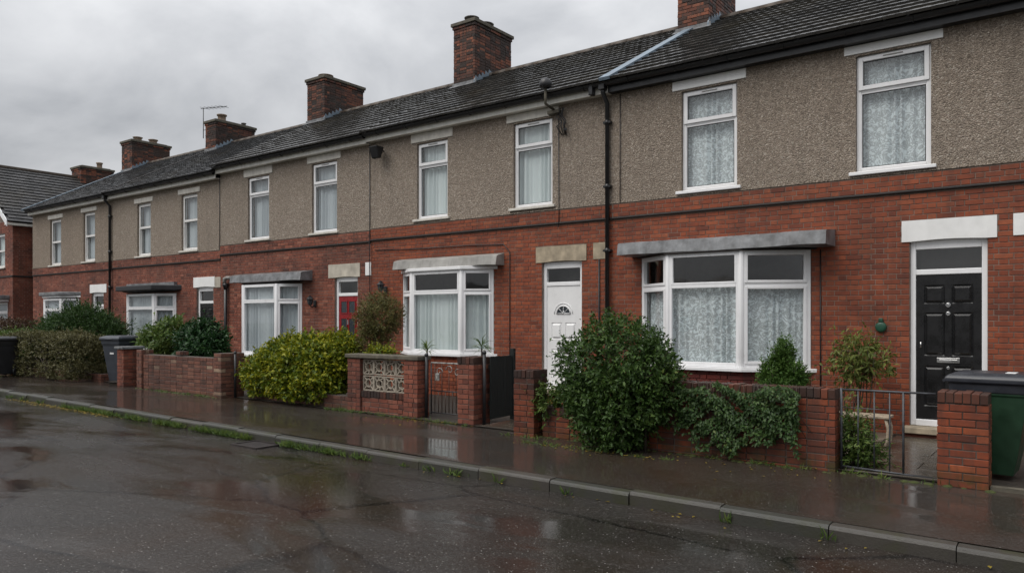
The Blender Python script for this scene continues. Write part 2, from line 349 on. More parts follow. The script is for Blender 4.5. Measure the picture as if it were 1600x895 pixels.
M['leaf_yellow'] = leaf_mat('yellow green leaf', [(0, (.04, .075, .010)), (.3, (.09, .135, .012)), (.6, (.20, .22, .014)), (1, (.40, .36, .02))])
M['leaf_light'] = leaf_mat('light green leaf', [(0, (.035, .07, .015)), (.5, (.075, .125, .025)), (1, (.15, .19, .045))])
M['leaf_nandina'] = leaf_mat('bronze green leaf', [(0, (.06, .085, .02)), (.5, (.13, .16, .035)), (.85, (.21, .22, .06)), (1, (.22, .10, .04))])
M['leaf_brown'] = leaf_mat('brownish green leaf', [(0, (.05, .05, .016)), (.5, (.11, .105, .032)), (.85, (.17, .155, .05)), (1, (.24, .21, .07))])
M['leaf_olive'] = leaf_mat('olive hedge leaf', [(0, (.045, .044, .018)), (.5, (.095, .09, .036)), (.85, (.15, .14, .06)), (1, (.23, .20, .10))])
M['leaf_conifer'] = leaf_mat('conifer green', [(0, (.015, .035, .012)), (.5, (.03, .065, .016)), (1, (.06, .105, .026))], .5)
M['leaf_fresh'] = leaf_mat('fresh conifer green', [(0, (.03, .07, .015)), (.5, (.065, .13, .025)), (1, (.11, .19, .04))], .5)
M['leaf_rust'] = leaf_mat('rusty hedge leaf', [(0, (.03, .018, .012)), (.5, (.065, .035, .02)), (1, (.10, .065, .03))])
M['leaf_laurel'] = leaf_mat('glossy laurel leaf', [(0, (.010, .03, .012)), (.5, (.022, .06, .02)), (1, (.05, .105, .03))], .25)
M['grass'] = leaf_mat('grass blade', [(0, (.03, .06, .012)), (.5, (.065, .11, .02)), (1, (.13, .16, .03))], .5)
M['litter'] = leaf_mat('fallen yellow leaf', [(0, (.10, .07, .015)), (.5, (.22, .16, .025)), (1, (.32, .24, .04))], .5)

# ------------------------------------------------------------------ pieces of walls and roofs
UNIT = MB(); UNIT.raw(BRV, BRF)
_um = {}
def unit_brick(mat):
    if mat.name not in _um: _um[mat.name] = UNIT.mesh('brick', mat)
    return _um[mat.name]
def cut(iv, a, b):
    r = []
    for p, q in iv:
        if b <= p or a >= q: r.append((p, q)); continue
        if a > p: r.append((p, a))
        if b < q: r.append((b, q))
    return r
def bond(u0, u1, z0, z1, holes=(), course=.075, kind='flemish', phase=0):
    out = []; i = 0; z = z0
    while z < z1 - .02:
        top = min(z + .066, z1); cell = .3375
        if kind == 'flemish': offs = phase + (0 if i % 2 else .16875); lens = (.215, .1025)
        else: offs = phase + (0 if i % 2 else .1125); lens = (.215,); cell = .225
        u = math.floor((u0 - offs) / cell) * cell + offs - cell
        while u < u1:
            q = u
            for ln in lens:
                iv = [(max(q, u0), min(q + ln, u1))] if min(q + ln, u1) - max(q, u0) > .02 else []
                for a, b, c, d in holes:
                    if c < (z + top) / 2 < d and iv: iv = cut(iv, a - .004, b + .004)
                out += [(a, b, z, top) for a, b in iv if b - a > .025]
                q += ln + .010
            u += cell
        z += course; i += 1
    return out
def lay(parent, F, rects, mat, near=0, d=0, dep=.1, name='brick', jit=.0012, visible=None):
    """near: that many bricks closest to the camera are objects of their own, the rest one part"""
    ok = [r for r in rects if visible is None or visible(r)]
    ok.sort(key=lambda r: (Vector(F.p((r[0] + r[1]) / 2, 0, (r[2] + r[3]) / 2)) - Vector((0, 0, 1.65))).length)
    single = set(ok[:near]); off = root_of(parent).location; mb = MB(); me = unit_brick(mat)
    for r in rects:
        a, b, z0, z1 = r; dd = d + rnd.uniform(-jit, jit) * 2
        if r in single:
            o = bpy.data.objects.new(name, me); C.objects.link(o); o.parent = parent
            o.location = Vector(F.p((a + b) / 2, dd, (z0 + z1) / 2 + rnd.uniform(-jit, jit))) - off
            o.rotation_euler = (0, rnd.uniform(-jit, jit) * 4, F.a); o.scale = (b - a, dep, z1 - z0)
        else: mb.brick(F, a, b, z0, z1, dd, dep)
    if mb.f: mb.build(name + 'work', mat, parent, kind='stuff')
def cells(mb, F, u0, u1, z0, z1, holes, d, reveal):
    us = sorted({u0, u1} | {min(max(x, u0), u1) for h in holes for x in h[:2]}); zs = sorted({z0, z1} | {min(max(x, z0), z1) for h in holes for x in h[2:]})
    for a, b in zip(us, us[1:]):
        for c, e in zip(zs, zs[1:]):
            m_, n_ = (a + b) / 2, (c + e) / 2
            if not any(h[0] < m_ < h[1] and h[2] < n_ < h[3] for h in holes):
                mb.quad(F.p(a, d, c), F.p(b, d, c), F.p(b, d, e), F.p(a, d, e))
    for a, b, c, e in holes:
        c2, e2 = max(c, z0), min(e, z1)
        for p, q in (((a, c2), (a, e2)), ((b, e2), (b, c2)), ((a, e2), (b, e2)), ((b, c2), (a, c2))):
            mb.quad(F.p(p[0], d, p[1]), F.p(q[0], d, q[1]), F.p(q[0], d - reveal, q[1]), F.p(p[0], d - reveal, p[1]))
def brick_block(parent, x0, x1, y0, y1, z0, z1, mat, single=True, name='brick', core='mortar_dark', cap=None, phase=0):
    """a solid block of brickwork: corners bonded, all four faces"""
    h = cap or 0
    MB().box(x0 + .008, x1 - .008, y0 + .008, y1 - .008, z0, z1 - h - .003).build('mortar_core', M[core], parent)
    faces = [(Fr(0, y0, 0), x0, x1), (Fr(x1, 0, R(90)), y0, y1), (Fr(0, y1, R(180)), -x1, -x0), (Fr(x0, 0, R(-90)), -y1, -y0)]
    dep = min(.1, (x1 - x0) / 2 - .012, (y1 - y0) / 2 - .012)
    n = int((z1 - h - z0 + .01) / .075); zb = z1 - h - n * .075
    for k, (F, a, b) in enumerate(faces):
        rects = []
        for i in range(n):
            lo, hi = (a, b) if (i % 2 == 0) == (k % 2 == 0) else (a + dep + .01, b - dep - .01)
            z = zb + i * .075; u = lo; stp = 0; ln0 = .215 if (i + k) % 2 == 0 else .215
            if (i + k) % 2 and hi - lo > .5: u2 = lo - .1125
            else: u2 = lo
            while u2 < hi - .03:
                p, q = max(u2, lo), min(u2 + .215, hi)
                if hi - q < .045: q = hi
                if q - p > .03: rects.append((p, q, z, z + .065))
                u2 = u2 + .225
        vis = k in (0, 1)
        lay(parent, F, rects, mat, 9999 if (single and vis) else 0, 0, dep, name, .0025)
    if cap:                                     # bricks on edge along the top
        lx = (x1 - x0) >= (y1 - y0) or True
        m_ = max(1, round((x1 - x0) / .075)); st = (x1 - x0) / m_
        rects = [(x0 + i * st + .004, x0 + (i + 1) * st - .004, z1 - h, z1 + rnd.uniform(-.006, .006)) for i in range(m_)]
        lay(parent, Fr(0, y0, 0), rects, M['brick_coping'], 9999 if single else 0, .008, y1 - y0 + .016, 'coping_' + name, .003)
        MB().box(x0 + .01, x1 - .01, y0 + .012, y1 - .012, z1 - h - .004, z1 - .012).build('coping_mortar', M[core], parent)

TW, TG = .3, .35
def tile_mesh(mat, w=TW, ln=.38, th=.02):
    mb = MB(); a = w / 2 - .003
    prof = [(-a, 0), (-a * .55, .004), (0, .001), (a * .55, .004), (a, 0)]
    v = []
    for y, zt, zb in ((0, .066, .026), (ln, .024, .002)):
        v += [(x, y, zt + q) for x, q in prof] + [(x, y, zb) for x, q in prof]
    f = []
    for i in range(4): f += [(i, i + 1, 11 + i, 10 + i), (5 + i, 15 + i, 16 + i, 6 + i), (i, 5 + i, 6 + i, i + 1)]
    f += [(0, 10, 15, 5), (4, 9, 19, 14)]
    mb.raw(v, f); return mb
EY, EZ, RY, RZ = 11.65, 5.845, 16.0, 8.2
PITCH = math.atan2(RZ - EZ, RY - EY); SLOPE = math.hypot(RZ - EZ, RY - EY)
def tile_roof(roof, x0, x1, dz, mat, near, w=TW, gauge=TG):
    proto = tile_mesh(mat, w, gauge + .07); me = proto.mesh('tile', mat); off = root_of(roof).location
    rot = Matrix.Rotation(PITCH, 4, 'X'); n = int(SLOPE / gauge) + 1; ts = []
    for i in range(n):
        s0 = i * gauge
        if s0 > SLOPE - .12: break
        x = x0 + (w / 2 if i % 2 else 0)
        if i % 2: ts.append((x0 + w / 4, s0, .5))
        while x < x1 - .02:
            wd = min(w, x1 - x); ts.append((x + wd / 2, s0, wd / w)); x += w
    def pos(t): return Vector((t[0], EY + t[1] * math.cos(PITCH), EZ + dz + t[1] * math.sin(PITCH)))
    ts.sort(key=lambda t: (pos(t) - Vector((0, 0, 1.65))).length)
    mb = MB()
    for k, t in enumerate(ts):
        p = pos(t) + Vector((0, 0, rnd.uniform(-.003, .003)))
        if k < near:
            o = bpy.data.objects.new('tile', me); C.objects.link(o); o.parent = roof; o.location = p - off
            o.rotation_euler = (PITCH + rnd.uniform(-.006, .006), rnd.uniform(-.006, .006), 0); o.scale = (t[2], 1, 1)
        else:
            mat4 = Matrix.Translation(p) @ Matrix.Rotation(PITCH + rnd.uniform(-.006, .006), 4, 'X') @ Matrix.Rotation(rnd.uniform(-.006, .006), 4, 'Y') @ Matrix.Scale(t[2], 4, (1, 0, 0))
            mb.raw([mat4 @ Vector(q) for q in proto.v], proto.f)
    if mb.f: mb.build('tiling', mat, roof, kind='stuff')

# ------------------------------------------------------------------ windows and doors
def wavy(F, u0, u1, z0, z1, d, folds, amp, seed):
    r = random.Random(seed); n = max(24, int((u1 - u0) * 70)); mb = MB(); ph = r.uniform(0, 6); g = []
    for i in range(n + 1):
        t = i / n; q = t * folds * 2 * math.pi
        g.append(math.sin(q + ph + 1.3 * math.sin(q * .37 + ph)) * amp * (.6 + .5 * math.sin(t * 9 + ph)))
    v = []
    for z, k in ((z0, 1.15), (z1, .6)): v += [F.p(u0 + (u1 - u0) * i / n, d + g[i] * k, z) for i in range(n + 1)]
    mb.raw(v, [(i, i + 1, n + 2 + i, n + 1 + i) for i in range(n)], True); return mb
def window(house, F, u0, u1, z0, z1, split, curtain, style='casement', seed=0, sill='upvc'):
    """frame as the part; sash, panes, sill and curtain below it"""
    mt = M['upvc'] if style == 'casement' else M['sash']; a = .06; D0, D1 = -.12, -.045
    fr = MB()
    fr.fbox(F, u0, u0 + a, D0, D1, z0, z1); fr.fbox(F, u1 - a, u1, D0, D1, z0, z1)
    fr.fbox(F, u0 + a, u1 - a, D0, D1, z0, z0 + a); fr.fbox(F, u0 + a, u1 - a, D0, D1, z1 - a, z1); fr.fbox(F, u0 + a, u1 - a, D0, D1 - .004, split - .035, split + .035)
    win = fr.build('window', mt, house, bevel=.006)
    def sash(za, zb, t, d0, d1, ua=u0 + a * .45, ub=u1 - a * .45):
        s = MB(); s.fbox(F, ua, ua + t, d0, d1, za, zb); s.fbox(F, ub - t, ub, d0, d1, za, zb); s.fbox(F, ua + t, ub - t, d0, d1, za, za + t); s.fbox(F, ua + t, ub - t, d0, d1, zb - t, zb)
        s.build('sash', mt, win, bevel=.005)
        MB().fbox(F, ua + t - .01, ub - t + .01, d0 + .02, d0 + .03, za + t - .01, zb - t + .01).build('pane', M['glass'], win)
        g = MB(); k = .012
        for p_ in ((ua + t - .001, ua + t + k, za + t, zb - t), (ub - t - k, ub - t + .001, za + t, zb - t), (ua + t, ub - t, za + t - .001, za + t + k), (ua + t, ub - t, zb - t - k, zb - t + .001)):
            g.fbox(F, p_[0], p_[1], d0 + .029, d0 + .036, p_[2], p_[3])
        g.build('gasket', M['black'], win)
    if style == 'casement':
        sash(split - .005, z1 - a * .4, .062, D1 - .05, D1 + .022)
        MB().fbox(F, (u0 + u1) / 2 - .13, (u0 + u1) / 2 + .13, D1 + .022, D1 + .032, z1 - a * .4 - .035, z1 - a * .4 - .02).build('vent', M['concrete'], win)
        sash(z0 + a * .6, split - .03, .03, D1 - .06, D1 - .01, u0 + a * .7, u1 - a * .7)
    else:
        sash(split - .03, z1 - a * .5, .06, D1 - .045, D1 - .002); sash(z0 + a * .5, split + .03, .055, D1 - .1, D1 - .05)
    MB().fbox(F, u0 - .09, u1 + .07, -.12, .065, z0 - .055, z0 - .004).build('sill', M['upvc'] if sill == 'upvc' else M['lintel_cream'], win, bevel=.008)
    if curtain:
        wavy(F, u0 + .03, u1 - .03, z0 + .02, z1 - .02, -.185, (u1 - u0) * 8, .045, seed).build('curtain', M[curtain], win)
    return win
def bay(house, X1, X3, X4, X2, p, zs, zt, zh, curtain, full, mat, zg, apron, seed, near=0):
    path = [(X1, 12.0), (X3, 12 - p), (X4, 12 - p), (X2, 12.0)]
    win = None
    roots = MB()
    facs = []
    for i in range(3):
        (ax, ay), (bx, by) = path[i], path[i + 1]; ln = math.hypot(bx - ax, by - ay); F = Fr(ax, ay, math.atan2(by - ay, bx - ax)); facs.append((F, ln))
    # the posts, head and sill are one frame
    D0, D1, a = -.07, .0, .075
    for F, ln in facs:
        e0 = .004
        roots.fbox(F, e0, a, D0, D1, zs, zh); roots.fbox(F, ln - a, ln - e0, D0, D1, zs, zh)
        roots.fbox(F, a, ln - a, D0, D1, zs, zs + .07); roots.fbox(F, a, ln - a, D0, D1, zh - .05, zh); roots.fbox(F, a, ln - a, D0, D1, zt - .035, zt + .035)
    for (x, y) in path[1:3]: roots.tube([(x, y + .035, zs), (x, y + .035, zh)], .052, 10)
    win = roots.build('bay_window', M['upvc'], house, bevel=.006)
    for k, (F, ln) in enumerate(facs):
        for j, (za, zb) in enumerate(((zs + .07, zt - .035), (zt + .035, zh - .05))):
            ua, ub = a, ln - a
            if j == 1 or k != 1:
                t = .034 if ln > .7 else .026; s = MB(); d0, d1 = -.05, .016
                if j == 1 and k == 1: t = .02; d1 = .004
                s.fbox(F, ua - .01, ua + t, d0, d1, za - .01, zb + .01); s.fbox(F, ub - t, ub + .01, d0, d1, za - .01, zb + .01); s.fbox(F, ua + t, ub - t, d0, d1, za - .01, za + t); s.fbox(F, ua + t, ub - t, d0, d1, zb - t, zb + .01)
                s.build('sash', M['upvc'], win, bevel=.005)
            else: t = 0
            MB().fbox(F, ua + t - .01, ub - t + .01, -.045, -.035, za + t - .01, zb - t + .01).build('pane', M['glass'], win)
        wavy(F, .03 if k else .0, ln - .03, zs + .03, zh - .03 if full else zt + .01, -.125, ln * 8, .042, seed + k).build('curtain', M[curtain], win)
    # sill board, brick apron
    def off(e, ext=0): return [(X1 - ext, 12.0), (X3 - e * .5, 12 - p - e), (X4 + e * .5, 12 - p - e), (X2 + ext, 12.0), (X2, 12.15), (X1, 12.15)]
    MB().prism(off(.07, .09), zs - .06, zs - .003).build('sill', M['upvc'], win, bevel=.008)
    ap = MB().prism(off(-.035, -.03), zg - .2, zs - .07).build('bay_apron', M['mortar'], house)
    for F, ln in facs: lay(ap, F, bond(.0, ln, zg - .1, zs - .065), apron, 0, -.006, .07, 'apron_brick')
    MB().prism(off(-.16), zs - .05, zs - .01).build('window_board', M['interior'], win)
def door_panel(mb, F, u0, u1, z0, z1, d, proud=.012):
    """a raised and fielded panel"""
    b = .028
    mb.raw([F.p(u, dd, z) for dd, k in ((d, 0), (d - .012, .014), (d - .012, .02), (d + proud, b + .02)) for u, z in ((u0 + k, z0 + k), (u1 - k, z0 + k), (u1 - k, z1 - k), (u0 + k, z1 - k))],
           [(4 * r + i, 4 * r + (i + 1) % 4, 4 * r + 4 + (i + 1) % 4, 4 * r + 4 + i) for r in range(3) for i in range(4)] + [(12, 13, 14, 15)])
def leaf_with_holes(F, u0, u1, z0, z1, holes, d, dep):
    mb = MB(); cells(mb, F, u0, u1, z0, z1, holes, d, 0)
    mb.fbox(F, u0, u1, d - dep, d - .02, z0, z1)
    for a, b in ((u0, u0), (u1, u1)): mb.quad(F.p(a, d, z0), F.p(a, d - .02, z0), F.p(a, d - .02, z1), F.p(a, d, z1))
    return mb
def door(house, F, u0, u1, z0, z1, zl, kind):
    a = .07; D0, D1 = -.14, -.06
    mats = dict(black='black_paint', white='white_paint', red='red_paint', dark='black_paint', plain='white_paint')
    dm = M[mats[kind]]
    fr = MB(); fr.fbox(F, u0, u0 + a, D0, D1, z0, z1 + .06); fr.fbox(F, u1 - a, u1, D0, D1, z0, z1 + .06); fr.fbox(F, u0 + a, u1 - a, D0, D1, z1 - a, z1 + .06); fr.fbox(F, u0 + a, u1 - a, D0, D1, zl, zl + .075); fr.fbox(F, u0 + a, u1 - a, D0, D1 + .03, z0, z0 + .09)
    fo = fr.build('door_frame', M['upvc'], house, bevel=.008)
    MB().fbox(F, u0 + a - .01, u1 - a + .01, -.115, -.105, zl + .07, z1 - a + .01).build('fanlight', M['glass'], fo)
    MB().fbox(F, u0 + a, u1 - a, -.5, -.49, zl + .05, z1).build('backing', M['interior'], fo)
    l0, l1, b0, b1 = u0 + a + .004, u1 - a - .004, z0 + .095, zl - .004; wd, h = l1 - l0, b1 - b0; d = -.075
    X = lambda t: l0 + wd * t
    Z = lambda t: b0 + h * t
    pan = []
    if kind in ('black', 'plain', 'dark'):
        for c, e in ((.12, .45), (.55, .88)): pan += [(X(c), X(e), Z(.80), Z(.93)), (X(c), X(e), Z(.44), Z(.74)), (X(c), X(e), Z(.09), Z(.37))]
    elif kind == 'white':
        for c, e in ((.13, .45), (.55, .87)): pan += [(X(c), X(e), Z(.46), Z(.63)), (X(c), X(e), Z(.08), Z(.36))]
    glz = []
    if kind == 'red':
        for c, e in ((.14, .44), (.56, .86)): glz += [(X(c), X(e), Z(.78), Z(.93)), (X(c), X(e), Z(.36), Z(.70))]; pan += [(X(c), X(e), Z(.06), Z(.28))]
    lf = leaf_with_holes(F, l0, l1, b0, b1, pan, d, .05)
    for q in pan: door_panel(lf, F, *q, d)
    do = lf.build('door', dm, house)
    for q in glz: MB().fbox(F, q[0], q[1], d + .001, d + .006, q[2], q[3]).build('glazing', M['glass_dark'], do)
    for q in glz:
        m_ = MB(); t = .018
        m_.fbox(F, q[0] - t, q[0], d, d + .014, q[2] - t, q[3] + t); m_.fbox(F, q[1], q[1] + t, d, d + .014, q[2] - t, q[3] + t); m_.fbox(F, q[0], q[1], d, d + .014, q[2] - t, q[2]); m_.fbox(F, q[0], q[1], d, d + .014, q[3], q[3] + t)
        m_.build('bead', dm, do)
    uc = (l0 + l1) / 2
    if kind == 'white':                           # half-round light over two arched panels
        r = wd * .21; zc = Z(.72); arc = [(uc + r * math.cos(t), zc + r * math.sin(t) * .95) for t in [math.pi * i / 12 for i in range(13)]]
        MB().fprism(F, arc, d + .001, d + .006).build('glazing', M['glass_dark'], do)
        rim = MB(); rim.tube([F.p(u, d + .006, z) for u, z in arc] + [F.p(uc + r, d + .006, zc)], .011, 6)
        for i in (3, 6, 9): rim.tube([F.p(uc, d + .008, zc), F.p(arc[i][0], d + .008, arc[i][1])], .004, 5)
        rim.tube([F.p(u, d + .003, zc + (z - zc) * 1.35 + .0) for u, z in [(uc + (q[0] - uc) * 1.32, q[1]) for q in arc]], .009, 6)
        rim.build('arched_bead', dm, do)
    def disc(z, r, m_, nm): MB().lathe(F.p(uc, d, z), [(r, 0), (r, .012), (r * .72, .02), (r * .6, .012), (r * .35, .014), (r * .3, .03)], 16, 'y').build(nm, M[m_], do)
    if kind == 'black':
        disc(1.86, .034, 'chrome', 'knocker'); disc(1.74, .03, 'chrome', 'spyhole'); disc(.985, .022, 'chrome', 'door_knob')
    if kind == 'white': disc(1.80, .03, 'chrome', 'knocker')
    if kind in ('red', 'dark', 'plain'): MB().fbox(F, uc - .02, uc + .02, d, d + .025, Z(.62), Z(.68)).build('knocker', M['chrome'], do, bevel=.005)
    zb = dict(black=1.09, white=1.10).get(kind, Z(.41))
    lb = MB(); lb.fbox(F, uc - .14, uc + .14, d + .001, d + .014, zb - .035, zb + .035); lb.fbox(F, uc - .11, uc + .11, d + .014, d + .02, zb - .018, zb + .012)
    lb.build('letterbox', M['chrome'] if kind != 'white' else M['lead'], do, bevel=.004)
    if kind == 'black':
        MB().tube([F.p(l0 + .06, d, Z(.50)), F.p(l0 + .06, d + .035, Z(.50)), F.p(l0 + .06, d + .035, Z(.535))], .009, 6).build('lever', M['chrome'], do)
    return do
M['glass_dark'] = plain('dark obscured glass', (.05, .06, .07), .12, .3, .1, 30)
def arched_lintel(house, F, u0, u1, z0, z1, du0, du1, rise, mat, name='lintel'):
    pts = [(u0, z0), (du0, z0)] + [(du0 + (du1 - du0) * i / 10, z0 + rise * math.sin(math.pi * i / 10)) for i in range(1, 10)] + [(du1, z0), (u1, z0), (u1, z1), (u0, z1)]
    return MB().fprism(F, pts, -.05, .018).build(name, mat, house)

# ------------------------------------------------------------------ ground, road, pavement, kerb
def sheet(name, x0, x1, y0, y1, dz, mat, nx=1):
    mb = MB()
    for i in range(nx):
        a, b = x0 + (x1 - x0) * i / nx, x0 + (x1 - x0) * (i + 1) / nx
        mb.quad((a, y0, gz(a) + dz), (b, y0, gz(b) + dz), (b, y1, gz(b) + dz), (a, y1, gz(a) + dz))
    return mb.build(name, mat, kind='structure')
g = MB(); g.quad((-600, -600, -.3), (600, -600, -.3), (600, 600, -.3), (-600, 600, -.3)); g.build('ground', M['ground'], kind='structure')
sheet('road', -140, 60, -1.4, 6.5, -.125, M['road'])
sheet('pavement', -140, 60, 6.525, 8.72, 0, M['pavement'])
pv = sheet('far_pavement', -140, 60, -4, -1.4, -.005, M['pavement'])
sheet('garden_soil', -60, 30, 8.72, 12.4, .012, M['soil'])
kerb = MB().box(-60, 30, 6.44, 6.52, -.9, -.6).build('kerb', M['kerb'], kind='structure')
x = -46.0; i = 0
while x < 8:
    ln = .905 + rnd.uniform(-.02, .03); m = MB(); a, b = x + .004, x + ln - .004
    za, zb = gz(a), gz(b); drop = rnd.uniform(-.016, .006); y0 = 6.4 + rnd.uniform(-.014, .010)
    prof = [(y0, -.25), (y0, -.028), (y0 + .008, -.010), (y0 + .028, .002), (6.53, .004), (6.53, -.25)]
    v = [(a, y, za + z + drop) for y, z in prof] + [(b, y, zb + z + drop) for y, z in prof]
    n = len(prof); m.raw(v, [tuple(range(n)), tuple(range(n, 2 * n))[::-1]] + [(k, n + k, n + (k + 1) % n, (k + 1) % n) for k in range(n)])
    m.build('kerb_stone', M['kerb'], kerb); x += ln
x = -46.0
while x < 6:                                       # the opposite kerb, behind the camera
    MB().box(x, x + 4.5, -1.53, -1.4, gz(x) - .3, gz(x + 2) + .0).build('kerb_stone', M['kerb'], kerb); x += 4.52

# ------------------------------------------------------------------ the terrace
def slope_pt(x, s, h, dz): return (x, EY + s * math.cos(PITCH) - h * math.sin(PITCH), EZ + dz + s * math.sin(PITCH) + h * math.cos(PITCH))
def slope_box(mb, xa, xb, s0, s1, h0, h1, dz=0):
    v = [slope_pt(x, s, h, dz) for h in (h0, h1) for (x, s) in ((xa, s0), (xb, s0), (xb, s1), (xa, s1))]
    mb.raw(v, [(0, 3, 2, 1), (4, 5, 6, 7), (0, 1, 5, 4), (1, 2, 6, 5), (2, 3, 7, 6), (3, 0, 4, 7)]); return mb
FW = Fr(0, 12, 0)
def chimney(house, xa, xb, ya, yb, zb_, top, dz, pots, single, roof_front=True):
    ch = MB().box(xa + .02, xb - .02, ya + .02, yb - .02, zb_, top - .1).build('chimney', M['mortar_dark'], house)
    brick_block(ch, xa, xb, ya, yb, zb_, top - .21, M['brick_chimney'], single, 'chimney_brick')
    brick_block(ch, xa - .025, xb + .025, ya - .025, yb + .025, top - .21, top - .135, M['brick_chimney'], single, 'chimney_brick')
    MB().prism([(xa - .06, ya - .06), (xb + .06, ya - .06), (xb + .06, yb + .06), (xa - .06, yb + .06)], top - .135, top - .045).build('chimney_cap', M['concrete_dark'], ch, bevel=.012)
    MB().prism([(xa + .08, ya + .08), (xb - .08, ya + .08), (xb - .08, yb - .08), (xa + .08, yb - .08)], top - .045, top + .0).build('flaunching', M['concrete_dark'], ch)
    for (py, r, h, mt) in pots:
        MB().lathe(((xa + xb) / 2, py, top - .01), [(r * 1.05, 0), (r * .95, .03), (r * .92, h * .75), (r * 1.15, h * .8), (r * 1.2, h * .97), (r * 1.0, h), (r * .8, h), (r * .8, h - .08)], 18).build('chimney_pot', M[mt], ch)
    if roof_front:                                   # stepped lead flashing up the near side, apron at the front
        F = Fr(xb, 0, R(90)); zr = lambda y: EZ + dz + (y - EY) * (RZ - EZ) / (RY - EY) if y < RY else 2 * RZ + dz * 2 - (EZ + dz + (y - EY) * (RZ - EZ) / (RY - EY)) + 0
        n = 5; st = (RY - ya) / n; poly = [(ya - .02, zr(ya) + .0), (RY + .1, zr(RY) + .0)]
        tp = []
        for k in range(n): tp += [(ya + k * st - (.02 if k == 0 else 0), zr(ya + k * st) + .11), (ya + k * st + st * .25, zr(ya + k * st) + .24), (ya + (k + 1) * st, zr(ya + (k + 1) * st) + .12)]
        poly += [(RY + .1, zr(RY) + .12)] + tp[::-1]
        MB().fprism(F, poly, -.02, .012).build('lead_flashing', M['lead_blue'], ch)
        ap = MB().box(xa - .05, xb + .05, ya - .014, ya + .01, zr(ya) - .05, zr(ya) + .13)
        s = (ya - EY) / math.cos(PITCH); slope_box(ap, xa - .07, xb + .07, s - .16, s + .01, .045, .062, dz); ap.build('lead_apron', M['lead'], ch)
    return ch
M['concrete_dark'] = plain('dark weathered concrete', (.13, .115, .085), .75, .3, .4, 8, .4)
def house(label, x0, x1, dz, wins, bayp, doorp, lint, block, mats, tiles, near, near_t, roofw, fascia, chim, style='casement', curt='net', seed=1, sill='upvc', lcol='lintel_cream', phase=0):
    h = thing('terraced_house', label, 'house', ((x0 + x1) / 2, 12, gz((x0 + x1) / 2)), 'terraced houses in the row')
    zg = gz(x1) - .15
    X1, X3, X4, X2, p, zs, zt, zh, bc, full = bayp
    du0, du1, dz0, dz1, dzl, dk = doorp; brick = M[mats]
    zr = 3.74 + dz
    openings = [(X1, X2, -2, zh), (du0, du1, -2, dz1 + .06)]
    mb = MB(); cells(mb, FW, x0, x1, zg - .3, zr, openings, -.007, .22); wall = mb.build('brick_wall', M['mortar'], h)
    lu0, lu1, lz0, lz1, lmat = lint
    holes = openings + [(lu0, lu1, lz0, lz1)]
    z_b = 3.44 + dz; n = int((z_b - zg) / .075); zb0 = z_b - n * .075 + .005
    if block: holes = holes + [(block[0], block[1], block[2], block[3])]
    lay(wall, FW, bond(x0 + .003, x1 - .003, zb0, z_b, holes, phase=phase), brick, near)
    MB().fbox(FW, x0 + .001, x1 - .001, -.02, .015, 3.47 + dz, zr - .006).build('band_mortar', M['mortar'], wall)
    lay(wall, FW, bond(x0 + .003, x1 - .003, 3.50 + dz, zr - .004, [], phase=phase + .07), brick, 0, .022, .1, 'band_brick')
    sb = MB().fprism(Fr(x0, 12, 0), [(0, 0)] * 0 or [(.0, 3.46 + dz), (x1 - x0, 3.46 + dz), (x1 - x0, 3.495 + dz), (0, 3.495 + dz)], -.06, .04); sb.build('string_course', M['soot_dark'], h, bevel=.01)  # thin moulding in near-black
    # pebbledash above
    wh = [(a, b, c, d) for a, b, c, d, s in wins]
    pb = MB(); cells(pb, FW, x0, x1, zr + .004, 5.75 + dz, wh, .012, .24); pb.fbox(FW, x0, x1, -.05, .03, zr - .001, zr + .02); pb.build('pebbledash', M['pebble'], h)
    for k, (a, b, c, d, s) in enumerate(wins):
        window(h, FW, a, b, c, d, s, curt, style, seed * 10 + k, sill)
        MB().fbox(FW, a - .16, b + .15, -.05, .034, d + .028, 5.695 + dz if style == 'casement' else d + .17).build('lintel', M[lcol], h, bevel=.006)
    bay(h, X1, X3, X4, X2, p, zs, zt, zh, bc, full, None, zg, M['brick_apron'] if lcol == 'lintel_white' else brick, seed * 7)
    door(h, FW, du0, du1, dz0, dz1, dzl, dk)
    arched_lintel(h, FW, lu0, lu1, lz0, lz1, du0 + .01, du1 - .01, .018, M[lmat])
    MB().fbox(FW, du0 - .06, du1 + .06, -.2, .22, dz0 - .09, dz0 - .005).build('door_step', M['stone'], h, bevel=.01)
    MB().fbox(FW, du0 - .04, du1 + .04, -.2, .17, zg - .1, dz0 - .09).build('step_riser', brick, h)
    if block: MB().fbox(FW, block[0], block[1], -.05, .012, block[2], block[3]).build('wall_block', M[block[4]], h, bevel=.004)
    # shell
    sh = MB(); ez = EZ + dz - .12
    for a, b in ((x0 + .003, x0 + .1), (x1 - .1, x1 - .003)):
        sh.box(a, b, 12.03, 20.0, zg - .3, ez)
        v = [(xx, y, z) for xx in (a, b) for y, z in ((12.03, ez), (16, RZ + dz - .12), (20.0, ez))]; sh.raw(v, [(0, 1, 2), (3, 5, 4), (0, 3, 4, 1), (1, 4, 5, 2), (2, 5, 3, 0)])
    sh.box(x0 + .1, x1 - .1, 19.9, 20.0, zg - .3, ez); sh.box(x0 + .1, x1 - .1, 12.24, 19.9, 3.1 + dz, 3.35 + dz); sh.box(x0 + .1, x1 - .1, 12.24, 19.9, 5.66 + dz, 5.7 + dz)
    sh.box(x0 + .1, x1 - .1, 12.1, 19.9, zg - .1, zg + .15); sh.box(x0 + .1, x1 - .1, 15.0, 15.08, zg, 5.66 + dz)
    sh.build('shell', M['interior'], h)
    # roof
    rb = MB(); slope_box(rb, x0, x1, .05, SLOPE, -.06, -.004, dz)
